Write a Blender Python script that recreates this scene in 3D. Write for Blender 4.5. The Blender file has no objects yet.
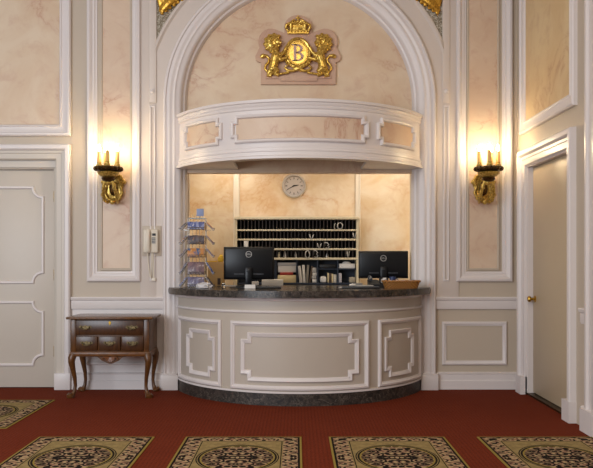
import bpy, bmesh, math, random
from mathutils import Vector, Matrix
random.seed(7)
SC = bpy.context.scene
COL = SC.collection
PI = math.pi
F, CX, CY, EYE, CAMY = 740.0, 296.5, 260.0, 1.29, -7.4
def WX(px, d=7.4): return (px-CX)*d/F
def WZ(py, d=7.4): return EYE+(CY-py)*d/F

# ------------------------------------------------------------------ helpers
def NB(): return bmesh.new()
def wl(o):
    v = Vector((0, 0, 0))
    while o is not None:
        v = v+o.location; o = o.parent
    return v
def obj(name, bm, mat, parent=None, smooth=True, local=False, angle=35):
    """link a bmesh as one object; vertices are in world space unless local"""
    bmesh.ops.remove_doubles(bm, verts=bm.verts, dist=1e-6)
    bmesh.ops.recalc_face_normals(bm, faces=bm.faces)
    if parent is not None and not local:
        bmesh.ops.translate(bm, verts=bm.verts, vec=-wl(parent))
    me = bpy.data.meshes.new(name); bm.to_mesh(me); bm.free()
    for m in (mat if isinstance(mat, (list, tuple)) else [mat]): me.materials.append(m)
    o = bpy.data.objects.new(name, me); COL.objects.link(o)
    if parent is not None: o.parent = parent
    if smooth:
        me.shade_smooth()
        try: me.set_sharp_from_angle(angle=math.radians(angle))
        except Exception: pass
    return o
def tag(o, label, cat, group=None, kind=None):
    o['label'] = label; o['category'] = cat
    if group: o['group'] = group
    if kind: o['kind'] = kind
    return o
def thing(name, label, cat, loc=(0, 0, 0), rz=0, group=None, kind=None):
    o = bpy.data.objects.new(name, None); COL.objects.link(o)
    o.empty_display_size = .05
    o.location = loc; o.rotation_euler = (0, 0, rz)
    return tag(o, label, cat, group, kind)
def copy_tree(o, parent=None):
    c = o.copy(); COL.objects.link(c)
    if parent is not None: c.parent = parent
    for ch in list(o.children): copy_tree(ch, c)
    return c

def box(bm, x0, x1, y0, y1, z0, z1, bev=0, seg=2, M=None):
    vs = [bm.verts.new((x, y, z)) for z in (z0, z1) for x, y in ((x0, y0), (x1, y0), (x1, y1), (x0, y1))]
    fs = [bm.faces.new([vs[i] for i in f]) for f in ((3, 2, 1, 0), (4, 5, 6, 7), (0, 1, 5, 4), (1, 2, 6, 5), (2, 3, 7, 6), (3, 0, 4, 7))]
    if bev:
        es = list({e for f in fs for e in f.edges})
        r = bmesh.ops.bevel(bm, geom=es, offset=bev, segments=seg, affect='EDGES', profile=.5)
        vs = list({v for f in r['faces'] for v in f.verts} | {v for v in vs if v.is_valid})
    if M is not None:
        bmesh.ops.transform(bm, matrix=M, verts=[v for v in vs if v.is_valid])
def prism(bm, poly, fn, a, b):
    """poly of (u,v); fn(u,v,h) -> point; extruded between h=a and h=b"""
    A = [bm.verts.new(fn(u, v, a)) for u, v in poly]
    B = [bm.verts.new(fn(u, v, b)) for u, v in poly]
    n = len(poly)
    bm.faces.new(A); bm.faces.new(B[::-1])
    for i in range(n): bm.faces.new((A[i], A[(i+1) % n], B[(i+1) % n], B[i]))
def dens(path, closed, step):
    out = []
    n = len(path)
    for i in range(n if closed else n-1):
        a, b = path[i], path[(i+1) % n]
        k = max(1, int(math.ceil(math.dist(a, b)/step)))
        for j in range(k):
            t = j/k; out.append((a[0]+(b[0]-a[0])*t, a[1]+(b[1]-a[1])*t))
    if not closed: out.append(path[-1])
    return out
def sweep(bm, path, prof, closed, fn, step=None):
    """mitred moulding; prof = closed polygon of (offset to the left of travel, height)"""
    if step: path = dens(path, closed, step)
    n = len(path); rings = []
    for i in range(n):
        p = Vector(path[i])
        a = Vector(path[i-1]) if (closed or i > 0) else None
        b = Vector(path[(i+1) % n]) if (closed or i < n-1) else None
        n1 = n2 = None
        if a is not None: t = (p-a).normalized(); n1 = Vector((-t.y, t.x))
        if b is not None: t = (b-p).normalized(); n2 = Vector((-t.y, t.x))
        if n1 is None: m = n2
        elif n2 is None: m = n1
        else: m = (n1+n2)/max(.25, 1+n1.dot(n2))
        rings.append([bm.verts.new(fn(p.x+m.x*o, p.y+m.y*o, h)) for o, h in prof])
    k = len(prof)
    for i in range(n if closed else n-1):
        r, s = rings[i], rings[(i+1) % n]
        for j in range(k):
            bm.faces.new((r[j], r[(j+1) % k], s[(j+1) % k], s[j]))
    if not closed:
        bm.faces.new(rings[0]); bm.faces.new(rings[-1][::-1])
def tube(bm, pts, rad, seg=8, closed=False, flat=1.0):
    pts = [Vector(p) for p in pts]; n = len(pts)
    if not isinstance(rad, (list, tuple)): rad = [rad]*n
    tg = []
    for i in range(n):
        a = pts[i-1] if (closed or i > 0) else pts[i]
        b = pts[(i+1) % n] if (closed or i < n-1) else pts[i]
        tg.append((b-a).normalized())
    up = Vector((0, 0, 1)) if abs(tg[0].z) < .9 else Vector((1, 0, 0))
    nrm = (up-tg[0]*up.dot(tg[0])).normalized()
    rings = []
    for i in range(n):
        nrm = (nrm-tg[i]*nrm.dot(tg[i])).normalized()
        bn = tg[i].cross(nrm)
        rings.append([bm.verts.new(pts[i]+(nrm*math.cos(2*PI*k/seg)+bn*math.sin(2*PI*k/seg)*flat)*rad[i]) for k in range(seg)])
    for i in range(n if closed else n-1):
        r, s = rings[i], rings[(i+1) % n]
        for k in range(seg): bm.faces.new((r[k], r[(k+1) % seg], s[(k+1) % seg], s[k]))
    if not closed:
        bm.faces.new(rings[0][::-1]); bm.faces.new(rings[-1])
def lathe(bm, prof, c=(0, 0, 0), seg=20, M=None):
    """prof of (r,z), revolved round z at c; M then turns it about c"""
    c = Vector(c); rings = []
    for r, z in prof:
        if r < 1e-6: ps = [Vector((0, 0, z))]
        else: ps = [Vector((r*math.cos(2*PI*k/seg), r*math.sin(2*PI*k/seg), z)) for k in range(seg)]
        rings.append([bm.verts.new(c+(M @ p if M is not None else p)) for p in ps])
    for r, s in zip(rings, rings[1:]):
        for k in range(seg):
            a, b = r[k % len(r)], r[(k+1) % len(r)]
            d, e = s[k % len(s)], s[(k+1) % len(s)]
            f = []
            for v in (a, b, e, d):
                if v not in f: f.append(v)
            if len(f) > 2: bm.faces.new(f)
    if len(rings[0]) > 1: bm.faces.new(rings[0][::-1])
    if len(rings[-1]) > 1: bm.faces.new(rings[-1])
def ball(bm, c, r, seg=12, s=(1, 1, 1), M=None):
    m = Matrix.Translation(c) @ (M if M is not None else Matrix()) @ Matrix.Diagonal((r*s[0], r*s[1], r*s[2], 1))
    bmesh.ops.create_uvsphere(bm, u_segments=seg, v_segments=max(6, seg//2), radius=1, matrix=m)
RX90 = Matrix.Rotation(PI/2, 3, 'X')          # z axis -> -y (towards the camera)
def sector(bm, prof, c, p0, p1, n=48):
    """closed profile (r,z) swept round c from angle p0 to p1 measured from -y"""
    rings = []
    for i in range(n+1):
        p = p0+(p1-p0)*i/n
        rings.append([bm.verts.new((c[0]+r*math.sin(p), c[1]-r*math.cos(p), z)) for r, z in prof])
    k = len(prof)
    for i in range(n):
        for j in range(k):
            bm.faces.new((rings[i][j], rings[i][(j+1) % k], rings[i+1][(j+1) % k], rings[i+1][j]))
    bm.faces.new(rings[0]); bm.faces.new(rings[-1][::-1])
def rect(x0, x1, z0, z1): return [(x0, z0), (x1, z0), (x1, z1), (x0, z1)]
def notched(x0, x1, z0, z1, n, m=None):
    m = m or n
    return [(x0+n, z0), (x1-n, z0), (x1-n, z0+m), (x1, z0+m), (x1, z1-m), (x1-n, z1-m), (x1-n, z1), (x0+n, z1), (x0+n, z1-m), (x0, z1-m), (x0, z0+m), (x0+n, z0+m)]
def scooped(x0, x1, z0, z1, r, st=.012, k=7):
    out = []
    for cx, cz, a0 in ((x1, z0, PI), (x1, z1, 1.5*PI), (x0, z1, 0), (x0, z0, .5*PI)):
        pts = [(cx+r*math.cos(a0-PI/2*i/k), cz+r*math.sin(a0-PI/2*i/k)) for i in range(k+1)]
        if (cx, cz) == (x1, z0): pre, post = (x1-r-st, z0), (x1, z0+r+st); pts = [(x-st*0, z+st) if 0 else (x, z) for x, z in pts]
        elif (cx, cz) == (x1, z1): pre, post = (x1, z1-r-st), (x1-r-st, z1)
        elif (cx, cz) == (x0, z1): pre, post = (x0+r+st, z1), (x0, z1-r-st)
        else: pre, post = (x0, z0+r+st), (x0+r+st, z0)
        out += [pre]+pts+[post]
    return out
def back(u, v, h): return (u, -h, v)                 # the back wall, facing the camera
def on(y0): return lambda u, v, h: (u, y0-h, v)
XR = 2.21
def right(u, v, h): return (XR-h, -u, v)             # the right wall, u = distance towards the camera
def text_mesh(bm, body, size, fn, depth):
    cu = bpy.data.curves.new('lettering', 'FONT'); cu.body = body; cu.size = size
    cu.align_x = 'CENTER'; cu.align_y = 'CENTER'; cu.extrude = depth; cu.resolution_u = 3
    o = bpy.data.objects.new('lettering', cu)
    me = o.to_mesh()
    vs = [bm.verts.new(fn(v.co.x, v.co.y, v.co.z)) for v in me.vertices]
    for p in me.polygons:
        try: bm.faces.new([vs[i] for i in p.vertices])
        except ValueError: pass
    o.to_mesh_clear(); bpy.data.objects.remove(o); bpy.data.curves.remove(cu)
def remeshed(bm, voxel, smooth=2):
    """fuse the overlapping shapes of a bmesh into one continuous surface"""
    me = bpy.data.meshes.new('tmp'); bm.to_mesh(me); bm.free()
    o = bpy.data.objects.new('tmp', me); COL.objects.link(o)
    m = o.modifiers.new('r', 'REMESH'); m.mode = 'VOXEL'; m.voxel_size = voxel
    s = o.modifiers.new('s', 'SMOOTH'); s.iterations = smooth; s.factor = .5
    dg = bpy.context.evaluated_depsgraph_get()
    e = o.evaluated_get(dg).to_mesh()
    out = bmesh.new(); out.from_mesh(e)
    o.evaluated_get(dg).to_mesh_clear()
    bpy.data.objects.remove(o); bpy.data.meshes.remove(me)
    return out

# ------------------------------------------------------------------ materials
def lin(h):
    h = h.lstrip('#'); c = [int(h[i:i+2], 16)/255 for i in (0, 2, 4)]
    return tuple(x/12.92 if x <= .04045 else ((x+.055)/1.055)**2.4 for x in c)+(1,)
class NT:
    def __init__(s, name):
        s.m = bpy.data.materials.new(name); s.m.use_nodes = True
        s.t = s.m.node_tree; s.b = s.t.nodes['Principled BSDF']
    def n(s, typ, **kw):
        x = s.t.nodes.new(typ)
        for k, v in kw.items(): setattr(x, k, v)
        return x
    def put(s, sock, v):
        if hasattr(v, 'is_linked') or hasattr(v, 'links'): s.t.links.new(v, sock)
        else: sock.default_value = v
    def math(s, op, a, b=0.0, c=None):
        x = s.n('ShaderNodeMath', operation=op); s.put(x.inputs[0], a); s.put(x.inputs[1], b)
        if c is not None: s.put(x.inputs[2], c)
        return x.outputs[0]
    def mix(s, f, a, b, mode='MIX'):
        x = s.n('ShaderNodeMix', data_type='RGBA', blend_type=mode); s.put(x.inputs[0], f); s.put(x.inputs[6], a); s.put(x.inputs[7], b)
        return x.outputs[2]
    def noise(s, vec, scale, detail=4, rough=.55, dist=0.0):
        x = s.n('ShaderNodeTexNoise'); s.put(x.inputs['Vector'], vec); x.inputs['Scale'].default_value = scale
        x.inputs['Detail'].default_value = detail; x.inputs['Roughness'].default_value = rough; x.inputs['Distortion'].default_value = dist
        return x.outputs['Fac']
    def ramp(s, f, a, b, smooth=True):
        x = s.n('ShaderNodeMapRange', interpolation_type='SMOOTHSTEP' if smooth else 'LINEAR'); s.put(x.inputs[0], f)
        x.inputs[1].default_value = a; x.inputs[2].default_value = b
        return x.outputs[0]
    def pos(s): return s.n('ShaderNodeNewGeometry').outputs['Position']
    def objc(s): return s.n('ShaderNodeTexCoord').outputs['Object']
    def bump(s, h, strength=.3, dist=.002):
        x = s.n('ShaderNodeBump'); s.put(x.inputs['Height'], h); x.inputs['Strength'].default_value = strength; x.inputs['Distance'].default_value = dist
        s.t.links.new(x.outputs[0], s.b.inputs['Normal'])
    def fin(s, col, rough=.5, metal=0.0, spec=.5):
        s.put(s.b.inputs['Base Color'], col); s.put(s.b.inputs['Roughness'], rough); s.b.inputs['Metallic'].default_value = metal
        s.b.inputs['Specular IOR Level'].default_value = spec
        return s.m
def plain(name, col, rough=.5, metal=0.0, spec=.5, var=.06, scale=9):
    t = NT(name); c = lin(col); d = tuple(x*(1-var*2) for x in c[:3])+(1,)
    return t.fin(t.mix(t.noise(t.pos(), scale), c, d), rough, metal, spec)
def marble(name, base, light, vein, vscale=1.6, amt=.75):
    t = NT(name); p = t.pos()
    a = t.noise(p, 2.2, 5, .6, .6)
    c = t.mix(t.ramp(a, .3, .7), lin(base), lin(light))
    b = t.noise(p, 5.0, 6, .6, .4)
    c = t.mix(t.math('MULTIPLY', t.ramp(b, .5, .72), .35), c, lin(vein))
    v = t.noise(p, vscale, 6, .6, .9)
    v = t.math('ABSOLUTE', t.math('SUBTRACT', v, .5))
    wide = t.math('SUBTRACT', 1.0, t.ramp(v, 0, .055)); thin = t.math('SUBTRACT', 1.0, t.ramp(v, 0, .012))
    patch = t.ramp(t.noise(p, 1.3, 2), .42, .62)
    f = t.math('MULTIPLY', t.math('ADD', t.math('MULTIPLY', wide, .45), t.math('MULTIPLY', thin, .5)), t.math('MULTIPLY', patch, amt))
    return t.fin(t.mix(f, c, lin(vein)), .42)
def granite(name, rough=.22):
    t = NT(name); p = t.pos()
    a = t.noise(p, 26, 8, .7, .6)
    c = t.mix(t.ramp(a, .35, .65), lin('#151312'), lin('#433932'))
    c = t.mix(t.ramp(t.noise(p, 75, 4, .7), .6, .7), c, lin('#7d7268'))
    v = t.math('ABSOLUTE', t.math('SUBTRACT', t.noise(p, 5, 6, .65, 1.2), .5))
    c = t.mix(t.math('MULTIPLY', t.math('SUBTRACT', 1.0, t.ramp(v, 0, .015)), .4), c, lin('#8f8376'))
    return t.fin(c, rough)
def wood(name, a, b, rough=.32, sc=(3, 22, 3)):
    t = NT(name); p = t.objc()
    mp = t.n('ShaderNodeMapping'); t.put(mp.inputs[0], p); mp.inputs['Scale'].default_value = sc
    f = t.noise(mp.outputs[0], 4, 8, .65, 1.2)
    return t.fin(t.mix(t.ramp(f, .3, .7), lin(a), lin(b)), rough)
def gold(name, hi='#d8a437', lo='#7d5514', rough=.3, metal=.85):
    t = NT(name); f = t.noise(t.pos(), 60, 4, .6)
    m = t.fin(t.mix(t.ramp(f, .3, .62), lin(lo), lin(hi)), rough, metal)
    return m
TRIM = plain('painted_white_trim', '#dfd7d4', .38, var=.02)
FIELD = plain('painted_beige_wall', '#c0b2a0', .5, var=.02)
FIELD_DOOR = plain('painted_door_paint', '#c9bfb2', .42, var=.02)
DESKP = plain('desk_beige_paint', '#bdb1a3', .42, var=.02)
MARB = marble('cream_pink_marble', '#d3b89a', '#dcc8ae', '#bd8f78')
MARB2 = marble('rose_panel_marble', '#d2b79d', '#d9c2aa', '#b98872', 2.4)
MARBW = marble('office_marble', '#cdb18a', '#e0d2bb', '#b9824c', 1.4, .5)
PLAQ = marble('pink_plaque_marble', '#c09a84', '#cba98f', '#a07565', 3)
GRAN = granite('dark_granite')
GOLD = gold('gilt', '#ecc766', '#9a7226', .3, .8); GOLDD = gold('aged_gilt', '#d9b65c', '#8a6420', .34, .6)
GOLDL = gold('leaf_gilt', '#d9a640', '#8a5f18', .35, .7)
BRONZE = gold('dark_bronze', '#5a4020', '#231608', .4)
BRASS = gold('brass', '#c9a043', '#8a6a22', .25)
MAHOG = wood('mahogany', '#482b11', '#69421e'); MAHOG2 = wood('mahogany_drawer', '#381f0e', '#523319', .3, (22, 3, 3))
MAHOGT = wood('mahogany_top', '#563618', '#79502a', .22, (3, 22, 3))
BLACK = plain('black_plastic', '#0d0e12', .3, spec=.3); BLACKM = plain('black_matt', '#0e0f12', .5)
GREYP = plain('grey_plastic', '#53555a', .4); SILV = plain('brushed_silver', '#d0cdc8', .3, .7)
WHITEP = plain('white_paper', '#dedad4', .7, var=.02); CREAMP = plain('cream_paper', '#d9c69a', .7)
IVORY = plain('ivory_plastic', '#e2d8c6', .4, var=.02)
NAVY = plain('navy_board', '#20293a', .5); DARKW = wood('dark_brown_divider', '#221812', '#33261d', .6)
CREAMW = plain('cream_wood', '#d2c4a4', .45, var=.03)
KRAFT = plain('brown_cardboard', '#bd9660', .75); YEL = plain('yellow_paper', '#e0b52a', .6)
RED = plain('red_paper', '#a3342b', .6); BLUE = plain('blue_ceramic', '#26365f', .35)
WICK = None

def carpet():
    t = NT('red_carpet'); p = t.pos()
    s = t.n('ShaderNodeSeparateXYZ'); t.put(s.inputs[0], p); x, y = s.outputs[0], s.outputs[1]
    k = 2*PI/.055
    a = t.math('SINE', t.math('MULTIPLY', t.math('ADD', x, t.math('MULTIPLY', y, .8)), k))
    b = t.math('SINE', t.math('MULTIPLY', t.math('SUBTRACT', x, t.math('MULTIPLY', y, .8)), k))
    pat = t.ramp(t.math('MULTIPLY', a, b), .25, .6)
    c = t.mix(t.noise(p, 3, 3), lin('#7c341b'), lin('#702c15'))
    c = t.mix(t.math('MULTIPLY', pat, .38), c, lin('#3a130c'))
    c = t.mix(t.math('MULTIPLY', t.ramp(t.math('MULTIPLY', a, b), -.5, -.85), .22), c, lin('#86402a'))
    c = t.mix(t.math('MULTIPLY', t.ramp(t.noise(p, 420, 2), .45, .65), .35), c, lin('#4a1a12'))
    c = t.mix(t.math('MULTIPLY', t.ramp(t.noise(p, 70, 4, .7), .48, .62), .45), c, lin('#451710'))
    t.bump(t.noise(p, 500, 2), .5, .004)
    return t.fin(c, .95, spec=.1)
def rug_mat(W, L):
    t = NT('medallion_rug'); p = t.objc()
    s = t.n('ShaderNodeSeparateXYZ'); t.put(s.inputs[0], p)
    ax, ay = t.math('ABSOLUTE', s.outputs[0]), t.math('ABSOLUTE', s.outputs[1])
    e = t.math('MINIMUM', t.math('SUBTRACT', W/2, ax), t.math('SUBTRACT', L/2, ay))
    cv = t.n('ShaderNodeCombineXYZ'); t.put(cv.inputs[0], ax); t.put(cv.inputs[1], ay)
    v1 = t.n('ShaderNodeTexVoronoi'); t.put(v1.inputs['Vector'], cv.outputs[0]); v1.inputs['Scale'].default_value = 13
    curl = t.math('SINE', t.math('MULTIPLY', v1.outputs['Distance'], 17.0))
    v2 = t.n('ShaderNodeTexVoronoi'); t.put(v2.inputs['Vector'], cv.outputs[0]); v2.inputs['Scale'].default_value = 15
    curl2 = t.math('SINE', t.math('MULTIPLY', v2.outputs['Distance'], 16.0))
    gold_, cream, pink, blk = lin('#94803f'), lin('#b09a74'), lin('#93705a'), lin('#15100f')
    scroll = t.mix(t.ramp(t.noise(cv.outputs[0], 30, 1), .45, .55), cream, pink)
    # straight runs of leaf motif for the border, mirrored
    q = t.math('ADD', ax, ay); per = .105
    fr = t.math('SINE', t.math('MULTIPLY', q, 2*PI/per)); fr2 = t.math('SINE', t.math('MULTIPLY', t.math('SUBTRACT', ax, ay), 2*PI/.07))
    bm_ = t.math('ADD', t.math('ADD', t.math('MULTIPLY', fr, .5), t.math('MULTIPLY', fr2, .35)), t.math('MULTIPLY', curl, .75))
    border = t.mix(t.ramp(bm_, -.45, -.2), blk, scroll)
    # medallion
    rr = t.math('SQRT', t.math('ADD', t.math('POWER', t.math('DIVIDE', ax, .27), 2.0), t.math('POWER', t.math('DIVIDE', ay, .335), 2.0)))
    th = t.math('ARCTAN2', t.math('DIVIDE', ay, .335), t.math('DIVIDE', ax, .27))
    petal = t.math('MULTIPLY', t.math('SINE', t.math('MULTIPLY', th, 8.0)), t.math('SINE', t.math('MULTIPLY', rr, 13.0)))
    med = t.math('ADD', t.math('MULTIPLY', petal, .35), curl2)
    inner = t.mix(t.ramp(med, .15, .5), blk, scroll)
    col = t.mix(t.ramp(t.noise(cv.outputs[0], 22, 2), .4, .6), lin('#9a8659'), lin('#8a784e'))
    def ring(a, b, c, colr):
        return t.mix(t.math('MULTIPLY', t.math('GREATER_THAN', rr, a), t.math('LESS_THAN', rr, b)), c, colr)
    col = ring(-1, .88, col, inner); col = ring(.86, .9, col, gold_); col = ring(.9, .95, col, blk); col = ring(.97, 1.0, col, blk)
    def band(a, b, c, colr):
        return t.mix(t.math('MULTIPLY', t.math('GREATER_THAN', e, a), t.math('LESS_THAN', e, b)), c, colr)
    col = band(.135, .142, col, blk); col = band(.028, .128, col, border); col = band(.014, .028, col, blk); col = band(-1, .014, col, gold_)
    t.bump(t.noise(p, 500, 2), .4, .003)
    return t.fin(col, .95, spec=.1)
def mosaic():
    t = NT('silver_mosaic'); v = t.n('ShaderNodeTexVoronoi'); t.put(v.inputs['Vector'], t.pos()); v.inputs['Scale'].default_value = 75
    c = t.mix(t.ramp(v.outputs['Distance'], .15, .6), lin('#c4baa9'), lin('#877c67'))
    c = t.mix(t.ramp(t.noise(t.pos(), 40, 3), .5, .65), c, lin('#cbc3b4'))
    t.bump(v.outputs['Distance'], .8, .01)
    return t.fin(c, .45, .2)
def wicker():
    t = NT('wicker'); s = t.n('ShaderNodeSeparateXYZ'); t.put(s.inputs[0], t.objc())
    th = t.math('ARCTAN2', s.outputs[1], s.outputs[0])
    w = t.math('MULTIPLY', t.math('SINE', t.math('MULTIPLY', th, 30.0)), t.math('SINE', t.math('MULTIPLY', s.outputs[2], 280.0)))
    t.bump(w, .8, .004)
    return t.fin(t.mix(t.ramp(w, -.6, .6), lin('#5d3310'), lin('#c48436')), .5)
def glow(name, col, strength):
    m = bpy.data.materials.new(name); m.use_nodes = True; b = m.node_tree.nodes['Principled BSDF']
    b.inputs['Base Color'].default_value = lin(col); b.inputs['Emission Color'].default_value = lin(col); b.inputs['Emission Strength'].default_value = strength
    return m
def glass():
    t = NT('clear_glass'); t.b.inputs['Transmission Weight'].default_value = 1; t.b.inputs['IOR'].default_value = 1.4
    return t.fin(lin('#e8eef0'), .06)
def cover(name, a, b, c, sc=14):
    t = NT(name); p = t.objc(); n = t.noise(p, sc, 3, .6, .5); k = t.noise(p, sc*2.3, 3, .6)
    x = t.mix(t.ramp(n, .45, .55), lin(a), lin(b))
    return t.fin(t.mix(t.ramp(k, .56, .64), x, lin(c)), .35)
CARPET = carpet(); MOSAIC = mosaic(); WICK = wicker(); GLASS = glass()
BULB = glow('bulb_glow', '#ffe5b6', 205)
CANDLE = plain('amber_candle', '#e0b066', .5)

# ------------------------------------------------------------------ room shell
NC = .03                      # niche centre line
SPR = WZ(102)                 # spring of the arch
ZT = 4.5                      # ceiling height
bm = NB(); box(bm, -4.2, XR+.2, -9.6, 2.2, -.1, 0)
o = obj('floor', bm, CARPET, smooth=False); tag(o, 'red-brown patterned carpet floor', 'carpet floor', kind='structure')
bm = NB(); box(bm, -4.2, XR+.2, -9.6, .3, ZT, ZT+.1)
o = obj('ceiling', bm, TRIM, smooth=False); tag(o, 'white ceiling high over the lobby', 'ceiling', kind='structure')

D1L, D1R, D1T = WX(-40), WX(56), WZ(160)
RN = 1.19
bm = NB()
path = [(-4.2, 0), (D1L, 0), (D1L, D1T), (D1R, D1T), (D1R, 0), (NC-RN, 0), (NC-RN, SPR)]
path += [(NC-RN*math.cos(a), SPR+RN*math.sin(a)) for a in [PI*i/48 for i in range(1, 48)]]
path += [(NC+RN, SPR), (NC+RN, 0), (XR+.2, 0), (XR+.2, ZT), (-4.2, ZT)]
prism(bm, path, back, 0, -.2)
o = obj('wall_back', bm, FIELD, smooth=False); tag(o, 'beige painted back wall around the arched reception niche', 'wall', kind='structure')

D2A, D2B, D2T = .30, 1.40, 2.19
bm = NB()
prism(bm, [(0, 0), (D2A, 0), (D2A, D2T), (D2B, D2T), (D2B, 0), (9.4, 0), (9.4, ZT), (0, ZT)], right, 0, -.2)
o = obj('wall_right', bm, FIELD, smooth=False); tag(o, 'beige painted side wall with the plain door', 'wall', kind='structure')
# tympanum under the arch
YT = .08
bm = NB()
r = 1.195
pts = [(NC-r, 2.17), (NC+r, 2.17)]+[(NC+r*math.cos(PI*i/40), SPR+r*math.sin(PI*i/40)) for i in range(41)]
prism(bm, pts, on(YT), 0, -.1)
o = obj('wall_niche', bm, MARB, smooth=False); tag(o, 'cream and pink marble wall under the arch, behind the crest', 'wall', kind='structure')
# back office
bm = NB(); box(bm, -1.9, 1.95, 1.3, 1.4, 0, 2.62)
o = obj('wall_office', bm, MARBW, smooth=False); tag(o, 'warm lit marble wall at the back of the reception office', 'wall', kind='structure')
bm = NB(); box(bm, -2.0, -1.9, .2, 1.4, 0, 2.62)
o = obj('wall_office_left', bm, FIELD, smooth=False); tag(o, 'office side wall behind the brochure rack', 'wall', kind='structure')
bm = NB(); box(bm, 1.95, 2.05, .2, 1.4, 0, 2.62)
o = obj('wall_office_right', bm, FIELD, smooth=False); tag(o, 'office side wall behind the right-hand monitor', 'wall', kind='structure')
bm = NB(); box(bm, -2.0, 2.05, .18, 1.4, 2.62, 2.7)
o = obj('ceiling_office', bm, TRIM, smooth=False); tag(o, 'low white ceiling over the reception office', 'ceiling', kind='structure')
NTRIM = [0]
def trim(label, parts, cat='moulding'):
    NTRIM[0] += 1
    bm0, m0 = parts[0][1], parts[0][2]
    o = obj('trim_%d' % NTRIM[0], bm0, m0); tag(o, label, cat, kind='structure')
    for nm, b, m in parts[1:]: obj(nm, b, m, o)
    return o
STRIP = plain('strip_paint', '#dbd0be', .45, var=.02)
# vertical strips on the office wall
for px, w, lab in ((236.5, .075, 'left of the wall clock'), (358, .06, 'right of the wall clock')):
    bm = NB(); x = WX(px, 8.7); box(bm, x-w/2, x+w/2, 1.285, 1.3, 0, 2.62, .004); 
    for s in (-1, 1): box(bm, x+s*w*.32-.008, x+s*w*.32+.008, 1.275, 1.29, 0, 2.62, .004)
    trim('cream upright strip on the office wall '+lab, [('m', bm, STRIP)], 'wall strip')
for px, lab in ((187.5, 'in the left corner of the office opening'), (412, 'in the right corner of the office opening')):
    bm = NB(); x = WX(px, 7.75); box(bm, x-.022, x+.022, .33, .36, 0, 2.3, .004)
    trim('narrow cream upright '+lab, [('m', bm, STRIP)], 'wall strip')

# ------------------------------------------------------------------ arch mouldings
upath = [(NC-RN, 0), (NC-RN, SPR)]+[(NC-RN*math.cos(PI*i/64), SPR+RN*math.sin(PI*i/64)) for i in range(1, 64)]+[(NC+RN, SPR), (NC+RN, 0)]
bm = NB()
prof = [(.165, 0), (.165, .05), (.155, .062), (.14, .062), (.132, .05), (.118, .05), (.108, .055), (.098, .055), (.09, .05), (.072, .046), (.064, .05), (.052, .05), (.044, .042), (.03, .036), (.012, .034), (0, .026),
        (-.012, .01), (-.02, -.02), (-.038, -.03), (-.05, -.06), (-.055, -.08), (-.055, -.12), (0, -.12)]
sweep(bm, upath, prof, False, back)
bp = []
for s in (-1, 1):
    b = NB(); x0, x1 = sorted((NC+s*(RN+.015), NC+s*(RN+.185)))
    box(b, x0, x1, -.078, 0, 0, .15, .004)
    box(b, x0+.006, x1-.006, -.072, 0, .15, .165, .004); bp.append(('plinth', b, TRIM))
trim('white fluted casing framing the arched reception niche', [('m', bm, TRIM)]+bp, 'arch casing')
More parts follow.
